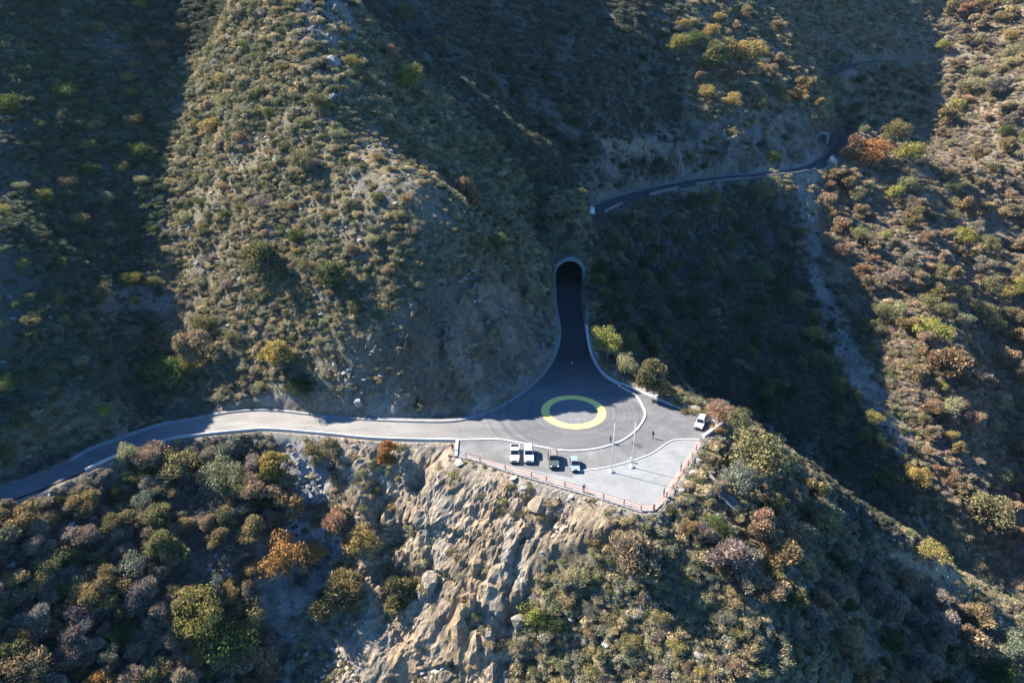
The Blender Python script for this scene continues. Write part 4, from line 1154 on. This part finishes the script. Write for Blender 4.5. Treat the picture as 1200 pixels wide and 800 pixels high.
# the rest of each stand, spaced out over its patch of hillside
def stand(poly, n, wr, kinds, group, gap=.62, seed=0, keep=None):
    """kinds: (weight, mesh kind, colours, label)"""
    rg = random.Random(seed); xs = [p[0] for p in poly]; ys = [p[1] for p in poly]
    got = 0; tries = 0; tot = sum(k[0] for k in kinds)
    while got < n and tries < n * 60:
        tries += 1
        x, y = rg.uniform(min(xs), max(xs)), rg.uniform(min(ys), max(ys))
        if not in_poly(np.array([x]), np.array([y]), poly)[0]: continue
        w = rg.uniform(*wr)
        if any((x - a) ** 2 + ((y - b) * 1.15) ** 2 < (gap * (w + c) / 2) ** 2 for a, b, c in PLACED): continue
        q = rg.uniform(0, tot)
        for wt, kind, cols, lab in kinds:
            q -= wt
            if q <= 0: break
        if plant(kind, x, y, w, rg.choice(cols), lab, group, rg.uniform(.8, 1.1)): got += 1
    print('stand', group, got)
stand([(-30, 600), (60, 580), (110, 560), (200, 525), (330, 535), (345, 590), (300, 650), (300, 700), (330, 800), (330, 840), (-30, 840)], 165, (18, 50), [
    (5, 'bare', ['grey', 'tan', 'brown', 'grey', 'mauve'], 'grey brown leafless tree in the thicket below the left road'),
    (2, 'half', ['olive', 'teal', 'tan'], 'half bare olive tree in the thicket below the left road'),
    (1.2, 'leafy', ['olive', 'dark', 'teal'], 'dull green leafy tree in the thicket below the left road')], 'thicket below the left road', .42, 1)
stand([(965, 215), (1000, 190), (1090, 190), (1110, 120), (1095, 0), (1230, -20), (1230, 640), (1150, 620), (1085, 540), (1060, 470), (1000, 380)], 215, (11, 32), [
    (4, 'half', ['brown', 'brown', 'tan', 'rust'], 'brown autumn tree on the sunny right hillside'),
    (2, 'bare', ['grey', 'brown', 'tan'], 'grey leafless tree on the sunny right hillside'),
    (2.5, 'leafy', ['olive', 'olive', 'pale'], 'olive leafy tree on the sunny right hillside'),
    (1, 'leafy', ['yellow', 'ygreen'], 'yellowish leafy tree on the sunny right hillside')], 'woods on the right hillside', .5, 2)
stand([(800, 600), (850, 560), (930, 560), (1010, 640), (1120, 690), (1210, 745), (1210, 830), (1010, 830), (950, 730), (880, 690), (820, 660)], 66, (18, 48), [
    (4, 'bare', ['grey', 'grey', 'brown'], 'grey brown leafless tree on the shaded right spur'),
    (2, 'half', ['brown', 'tan', 'olive'], 'brown half bare tree on the shaded right spur'),
    (1, 'leafy', ['dark', 'teal'], 'dark leafy tree on the shaded right spur')], 'trees on the right spur', .5, 3)
stand([(700, 270), (760, 245), (880, 225), (930, 240), (950, 330), (990, 430), (1050, 560), (1000, 560), (900, 480), (850, 440), (780, 430), (700, 340)], 75, (16, 30), [
    (3, 'leafy', ['dark', 'dark', 'green'], 'dark green tree in the shaded valley beyond the lot'),
    (2, 'half', ['brown', 'olive'], 'dull brown tree in the shaded valley beyond the lot')], 'trees in the shaded valley', .7, 4)
stand([(790, 20), (900, 10), (950, 90), (985, 140), (930, 120), (850, 130), (800, 90)], 22, (14, 24), [
    (2, 'half', ['tan', 'brown', 'rust'], 'brown tree on the far sunny cliff top'), (1.5, 'leafy', ['olive', 'yellow'], 'olive tree on the far sunny cliff top')], 'trees on the far cliff top', .75, 5)
stand([(700, 210), (790, 160), (930, 150), (960, 170), (900, 195), (760, 212)], 16, (10, 18), [(1, 'shrub', ['dark', 'olive'], 'dark bush on the shaded cliff above the far road')], 'bushes on the far cliff', .8, 6)
stand([(690, 300), (700, 275), (730, 330), (745, 380), (700, 370)], 7, (18, 28), [(1, 'leafy', ['dark'], 'dark green tree on the steep drop beside the tunnel mouth')], 'trees beside the tunnel mouth', .6, 7)
stand([(0, 20), (190, 20), (190, 300), (150, 470), (0, 530)], 64, (11, 28), [(2, 'shrub', ['ygreen', 'green', 'teal', 'olive'], 'green bush on the shaded left slope'), (1, 'shrub', ['tan', 'pale'], 'pale dry bush on the shaded left slope')], 'bushes on the shaded left slope', 1.1, 8)
stand([(210, 20), (360, 0), (370, 110), (500, 240), (470, 330), (400, 400), (300, 460), (220, 420), (200, 200)], 64, (12, 24), [
    (2, 'shrub', ['olive', 'pale', 'green'], 'olive bush on the sunlit hill above the road'), (1, 'shrub', ['tan', 'yellow'], 'straw coloured bush on the sunlit hill above the road'), (1, 'twiggy', ['mauve', 'brown'], 'brown twiggy bush on the sunlit hill above the road')], 'bushes on the sunlit hill', .95, 9)
stand([(650, 610), (760, 630), (860, 660), (960, 760), (960, 820), (640, 820), (660, 720)], 62, (14, 28), [
    (2.5, 'shrub', ['olive', 'pale', 'teal'], 'olive bush on the sunny slope below the fence'), (1.5, 'twiggy', ['grey', 'mauve', 'brown'], 'grey twiggy bush on the sunny slope below the fence'), (1, 'shrub', ['tan', 'yellow'], 'straw coloured bush on the sunny slope below the fence')], 'bushes below the fence', .7, 10)
stand([(430, 30), (640, 200), (650, 290), (600, 300), (540, 200), (430, 90)], 26, (10, 18), [(1, 'shrub', ['dark', 'olive', 'brown'], 'dark bush on the shaded face left of the tunnel')], 'bushes left of the tunnel', 1.0, 11)
stand([(560, 20), (780, 10), (800, 110), (700, 180), (680, 210), (600, 120)], 34, (10, 18), [(1, 'shrub', ['dark', 'dark', 'olive'], 'dark bush on the big shaded slope at the back')], 'bushes on the back slope', 1.0, 12)
stand([(390, 530), (520, 530), (640, 590), (600, 700), (500, 800), (400, 780), (450, 660)], 64, (7, 17), [(1, 'shrub', ['olive', 'tan', 'pale'], 'low dry bush on the pale cliff')], 'bushes on the cliff', .9, 13)
stand([(782, 452), (850, 482), (900, 515), (870, 520), (820, 490), (790, 478)], 12, (12, 20), [(1, 'shrub', ['olive', 'pale', 'tan'], 'low olive bush along the outside of the lot wall')], 'bushes along the lot wall', .7, 14)

stand([(985, 95), (1012, 84), (1014, 150), (992, 152)], 14, (9, 15), [(1, 'leafy', ['dark', 'olive'], 'dark tree in the deep gap between the far bend and the upper road')], 'trees below the upper road', .5, 15)
stand([(1015, 85), (1085, 80), (1085, 140), (1020, 145)], 26, (8, 15), [(1, 'leafy', ['dark', 'dark', 'olive'], 'dark tree in the shaded ravine under the upper road')], 'trees in the far ravine', .9, 16)
M_BROCK = ground_mat('brown_rock', (.14, .11, .075), (.24, .19, .13), (.36, .3, .22), 1.0, 5)
# boulders one can point at
def boulder(px, py, wpx, label, mat, flat=.6, seed=1):
    got = hit(px, py + wpx * .2)
    p, D = got; r = wpx * .5 * D / 800
    bm = bmesh.new(); bmesh.ops.create_icosphere(bm, subdivisions=4, radius=1)
    rg = np.random.default_rng(seed); planes = rg.normal(size=(13, 3)); planes /= np.linalg.norm(planes, axis=1, keepdims=True); dd = rg.uniform(.5, .95, 13)
    for v in bm.verts:
        c = np.array(v.co)
        for n_, d_ in zip(planes, dd):
            k = c @ n_
            if k > d_: c = c - n_ * (k - d_)
        v.co = Vector((c[0], c[1], c[2] * flat))
    o = link_mesh('boulder', bm, mat); o.location = p + Vector((0, 0, .1 * r)); o.scale = (r * 1.15,) * 3; o.rotation_euler = (rg.uniform(-.2, .2), rg.uniform(-.2, .2), rg.uniform(0, 6))
    return tag(o, label, 'boulder', None)
for q, a in enumerate([(602, 558, 10, 'flat pale slab of rock just under the fence by the white cars', M_ROCK, .4), (632, 588, 24, 'brown boulder overhanging a dark hollow in the cliff', M_BROCK, .8),
          (392, 70, 20, 'large grey rock on the crest of the sunlit hill', M_ROCKG, .7), (387, 112, 16, 'grey rock lower down on the crest of the sunlit hill', M_ROCKG, .7),
          (420, 470, 10, 'cream rock just above the left road', M_ROCKG, .9), (813, 554, 10, 'pale boulder at the head of the drainage chute', M_ROCK, .8), (974, 188, 16, 'pale rock at the bend of the far mountain road', M_ROCK, .9),
          (540, 540, 12, 'pale rock at the foot of the white kerb end', M_ROCK, .7), (616, 572, 12, 'grey rock on the cliff between slab and fence', M_ROCKG, .8)]):
    boulder(*a, seed=40 + q)

# ------------------------------------------------------------------ uncountable cover: low scrub and loose stones
scrub_col = bpy.data.collections.new('scrub_kinds')
def src(me, nm):
    o = bpy.data.objects.new(nm, me); scrub_col.objects.link(o)
for k in range(3): src(crown_mesh('scrub', 500 + k, 8, 60, .8, .19, .15, M_SCRUB, (.34, .55)), 'scrub_a%d' % k)
for k in range(2): src(crown_mesh('scrub', 510 + k, 12, 30, .6, .16, .1, M_SCRUB, (.2, .4)), 'scrub_b%d' % k)
for k in range(2): src(twig_mesh('scrub', 520 + k, 520, .9, M_SCRUB, .4, .055, .45, .1), 'scrub_c%d' % k)
def stone_mesh(seed):
    bm = bmesh.new(); bmesh.ops.create_icosphere(bm, subdivisions=2, radius=1); rg = np.random.default_rng(seed)
    planes = rg.normal(size=(9, 3)); planes /= np.linalg.norm(planes, axis=1, keepdims=True); dd = rg.uniform(.4, .9, 9)
    for v in bm.verts:
        c = np.array(v.co)
        for n_, d_ in zip(planes, dd):
            k = c @ n_
            if k > d_: c = c - n_ * (k - d_)
        v.co = Vector((c[0], c[1], c[2] * .75 + .25))
    me = bpy.data.meshes.new('stone'); bm.to_mesh(me); bm.free(); return me
M_STONE, nt, b = new_mat('loose_stone')
a_ = N(nt, 'ShaderNodeAttribute', attribute_type='INSTANCER'); a_.attribute_name = 'tint'
c_ = mix(nt, 1.0, a_.outputs['Color'], ramp(nt, noise(nt, 3.0, 4), [(.3, (.75, .75, .75)), (.7, (1.2, 1.2, 1.2))]), 'MULTIPLY'); nt.links.new(c_, b.inputs['Base Color']); b.inputs['Roughness'].default_value = .9
stone_col = bpy.data.collections.new('stone_kinds')
for k in range(4):
    m = stone_mesh(600 + k); m.materials.append(M_STONE); o = bpy.data.objects.new('stone%d' % k, m); stone_col.objects.link(o)

def sample(nc, x0, x1, y0, y1, rng):
    x = rng.uniform(x0, x1, nc); y = rng.uniform(y0, y1, nc)
    return x, y
def mask_at(Mk, x, y):
    i = np.clip(np.searchsorted(gx, x) - 1, 0, len(gx) - 2); j = np.clip(np.searchsorted(gy, y) - 1, 0, len(gy) - 2)
    return Mk[j, i]
def scatter(name, label, col, x, y, r, tint, sink, nvar, squash=(.75, 1.15)):
    n = len(x); z = ground_z(x, y) - sink * r
    me = bpy.data.meshes.new(name)
    me.vertices.add(n); me.vertices.foreach_set('co', np.stack([x, y, z], -1).astype(np.float32).ravel())
    def attr(nm, typ, key, v):
        a = me.attributes.new(nm, typ, 'POINT'); a.data.foreach_set(key, v.ravel())
    attr('size', 'FLOAT_VECTOR', 'vector', np.stack([r, r * NPR.uniform(.8, 1.2, n), r * NPR.uniform(*squash, n)], -1).astype(np.float32))
    attr('turn', 'FLOAT_VECTOR', 'vector', np.stack([NPR.uniform(-.2, .2, n), NPR.uniform(-.2, .2, n), NPR.uniform(0, 6.28, n)], -1).astype(np.float32))
    attr('tint', 'FLOAT_COLOR', 'color', np.concatenate([tint, np.ones((n, 1))], 1).astype(np.float32))
    attr('variant', 'INT', 'value', NPR.integers(0, nvar, n).astype(np.int32))
    o = bpy.data.objects.new(name, me); COL.objects.link(o); o['kind'] = 'stuff'; o['label'] = label
    ng = bpy.data.node_groups.new(name, 'GeometryNodeTree')
    ng.interface.new_socket('Geometry', in_out='INPUT', socket_type='NodeSocketGeometry'); ng.interface.new_socket('Geometry', in_out='OUTPUT', socket_type='NodeSocketGeometry')
    gi = ng.nodes.new('NodeGroupInput'); go = ng.nodes.new('NodeGroupOutput')
    ci = ng.nodes.new('GeometryNodeCollectionInfo'); ci.inputs['Collection'].default_value = col; ci.inputs['Separate Children'].default_value = True; ci.inputs['Reset Children'].default_value = True
    ip = ng.nodes.new('GeometryNodeInstanceOnPoints'); ip.inputs['Pick Instance'].default_value = True
    def named(nm, typ):
        q = ng.nodes.new('GeometryNodeInputNamedAttribute'); q.data_type = typ; q.inputs['Name'].default_value = nm
        return next(s for s in q.outputs if s.enabled and s.name == 'Attribute')
    ng.links.new(gi.outputs[0], ip.inputs['Points']); ng.links.new(ci.outputs[0], ip.inputs['Instance'])
    ng.links.new(named('variant', 'INT'), ip.inputs['Instance Index']); ng.links.new(named('turn', 'FLOAT_VECTOR'), ip.inputs['Rotation']); ng.links.new(named('size', 'FLOAT_VECTOR'), ip.inputs['Scale'])
    ng.links.new(ip.outputs[0], go.inputs[0])
    o.modifiers.new('scatter', 'NODES').node_group = ng
    return o

off_road = np.minimum(np.minimum(near_d - .9, far_d - FAR_HW - .8), top_d - TOP_HW - .8)
over = (GY > PORTAL_Y + .5) & (np.abs(GX - PORTAL_X) < HOLE + 6) & (GY < PORTAL_Y + 30)
off_road = np.where(over, 5.0, off_road)
arch_clear = (np.abs(GX - PORTAL_X) < HOLE + .3) & (GY > PORTAL_Y - 3) & (GY < PORTAL_Y + 1.0)
open_ = (off_road > 0) & ~arch_clear
clump = np.clip(.72 + 1.25 * fbm(GX / 10, GY / 10, 5, 301), 0.14, 1)
dens = clump * (1 - .72 * cliff) * (1 - .9 * cut) * (1 - .7 * mcut) * (1 - .9 * scree) * (1 - .93 * chute) * (1 - .85 * patch) * (1 - .8 * track) * (1 - .55 * crest) * open_
PAL = {
    'hill': [(.22, .195, .125), (.18, .17, .115), (.27, .22, .135), (.16, .16, .105), (.32, .255, .16), (.22, .21, .165), (.105, .115, .065)],
    'thicket': [(.2, .17, .14), (.16, .145, .12), (.13, .13, .095), (.22, .18, .155), (.16, .16, .12)],
    'right': [(.25, .185, .13), (.23, .195, .165), (.18, .165, .1), (.28, .22, .145), (.22, .175, .15), (.26, .225, .165)],
    'valley': [(.075, .085, .06), (.09, .095, .07), (.11, .1, .08), (.08, .09, .07), (.13, .125, .1)],  # dull green scrub, tinted with the shade of the valley and back slope
    'left': [(.085, .1, .07), (.1, .11, .08), (.07, .085, .055), (.14, .145, .115), (.11, .14, .08)],  # greener scrub, shade of the left slope painted into its tints
}
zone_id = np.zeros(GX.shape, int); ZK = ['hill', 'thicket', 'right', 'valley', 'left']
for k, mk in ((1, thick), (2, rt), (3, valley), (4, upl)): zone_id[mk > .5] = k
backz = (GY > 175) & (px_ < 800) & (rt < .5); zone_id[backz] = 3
steep = np.clip(1 / np.maximum(normals(blur(H, 3))[..., 2], .1), 1, 3.5)
dens = np.clip(dens * steep / 1.7 + .6 * over * ~arch_clear, 0, 1)
def in_frame(x, y, m=60):
    a, b_, D = project(np.stack([x, y, ground_z(x, y)], -1))
    return (a > -m * 2) & (a < 1200 + m * 2) & (b_ > -m) & (b_ < 800 + m)
def scrub_set(nc, x0, x1, y0, y1, rmin, rmax, thin, seed):
    rng = np.random.default_rng(seed)
    x, y = sample(nc, x0, x1, y0, y1, rng)
    k = (rng.random(nc) < mask_at(dens, x, y) * thin) & in_frame(x, y)
    x, y = x[k], y[k]
    r = rmin + (rmax - rmin) * rng.random(len(x)) ** 4.2
    r = np.minimum(r, np.maximum(mask_at(off_road, x, y) * .8 + .25, .2))
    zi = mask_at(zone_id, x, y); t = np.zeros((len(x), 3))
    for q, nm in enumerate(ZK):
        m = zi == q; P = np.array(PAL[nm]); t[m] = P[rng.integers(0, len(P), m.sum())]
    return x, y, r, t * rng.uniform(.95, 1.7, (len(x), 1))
A = [scrub_set(380000, -120, 130, 30, 140, .15, 1.1, .85, 1), scrub_set(170000, -120, 130, 140, 215, .3, 1.5, 1.0, 2), scrub_set(220000, -60, 330, 140, 300, .42, 1.9, .9, 3), scrub_set(190000, 0, 460, 300, 620, .7, 2.8, .9, 4)]
x, y, r, t = [np.concatenate([a[i] for a in A]) for i in range(4)]
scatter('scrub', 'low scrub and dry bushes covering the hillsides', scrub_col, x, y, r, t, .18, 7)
print('scrub', len(x))
rng = np.random.default_rng(77)
sd = np.clip(.34 + .6 * cliff + .95 * scree + .35 * crest + .15 * cut + .25 * chute, 0, 1) * open_ * np.clip(.3 + 1.4 * fbm(GX / 5, GY / 5, 3, 321), 0, 1)
xs_, ys_ = sample(220000, -120, 130, 35, 175, rng)
k = (rng.random(len(xs_)) < mask_at(sd, xs_, ys_)) & in_frame(xs_, ys_, 20)
xs_, ys_ = xs_[k], ys_[k]
rs = .09 + .5 * rng.random(len(xs_)) ** 3.5
base_t = np.where((mask_at(cliff, xs_, ys_) > .5)[:, None], np.array([[.3, .26, .21]]), np.array([[.2, .195, .18]]))
scatter('loose_stones', 'loose grey stones and scree', stone_col, xs_, ys_, rs, base_t * rng.uniform(.65, 1.35, (len(xs_), 1)), .2, 4, (.5, 1.0))
print('stones', len(xs_))
# ------------------------------------------------------------------ camera and light
cam = bpy.data.cameras.new('camera'); co = bpy.data.objects.new('camera', cam); COL.objects.link(co); SC.camera = co
co.location = (0, 0, CAM_H); co.rotation_euler = (math.pi / 2 - PITCH, 0, 0)
cam.sensor_width = 36; cam.lens = 36 * FOCAL; cam.clip_end = 4000
EL = math.radians(39.8); AZ = math.atan2(-.91, .415)      # from +y towards +x
sd_ = Vector((math.sin(AZ) * math.cos(EL), math.cos(AZ) * math.cos(EL), math.sin(EL)))
sun = bpy.data.lights.new('sun', 'SUN'); so = bpy.data.objects.new('sun', sun); COL.objects.link(so)
sun.energy = 4.6; sun.angle = math.radians(.5); sun.color = (1.0, .93, .82)
so.rotation_euler = sd_.to_track_quat('Z', 'Y').to_euler(); so.location = (-60, 60, 200)
wd = bpy.data.worlds.new('World'); SC.world = wd; wd.use_nodes = True
nt = wd.node_tree; sky = nt.nodes.new('ShaderNodeTexSky'); sky.sky_type = 'NISHITA'; sky.sun_disc = False
sky.sun_elevation = EL; sky.sun_rotation = AZ % (2 * math.pi); sky.altitude = 900; sky.air_density = 1.0; sky.dust_density = .5; sky.ozone_density = 3.5
nt.links.new(mix(nt, 1.0, sky.outputs[0], (.46, .9, 1.32), 'MULTIPLY'), nt.nodes['Background'].inputs[0]); nt.nodes['Background'].inputs[1].default_value = .062
vs = SC.view_settings; vs.view_transform = 'Standard'; vs.look = 'None'; vs.exposure = 2.0; vs.gamma = 1.0; vs.use_curve_mapping = False
SC.cycles.max_bounces = 4; SC.cycles.diffuse_bounces = 2; SC.cycles.glossy_bounces = 2; SC.cycles.transmission_bounces = 2; SC.cycles.transparent_max_bounces = 4
SC.cycles.use_denoising = True
SC.cycles.sample_clamp_indirect = 4.0

HAZE = 0.000032
if HAZE:
    bm = bmesh.new(); zt = max(float(PZ.max()), CAM_H) + 6; zb = float(PZ.min()) - 2
    x0, x1, y0, y1 = gx[0] - 3, gx[-1] + 3, -12, gy[-1] + 3
    box_bm(bm, ((x0 + x1) / 2, (y0 + y1) / 2, (zt + zb) / 2), (x1 - x0, y1 - y0, zt - zb))
    m, nt2, bs = new_mat('haze_air'); nt2.nodes.remove(bs)
    pv = nt2.nodes.new('ShaderNodeVolumePrincipled'); pv.inputs['Density'].default_value = HAZE / K; pv.inputs['Color'].default_value = (.45, .7, 1.0, 1); pv.inputs['Anisotropy'].default_value = .3
    nt2.links.new(pv.outputs[0], nt2.nodes['Material Output'].inputs['Volume'])
    hz = link_mesh('haze', bm, m); hz['kind'] = 'stuff'; hz['label'] = 'thin blue air filling the valley'
    SC.cycles.volume_bounces = 0
# bring the layout to real size
for o in list(SC.objects):
    if o.parent is None:
        o.location = o.location * K
        if o.type not in ('CAMERA', 'LIGHT'): o.scale = o.scale * K
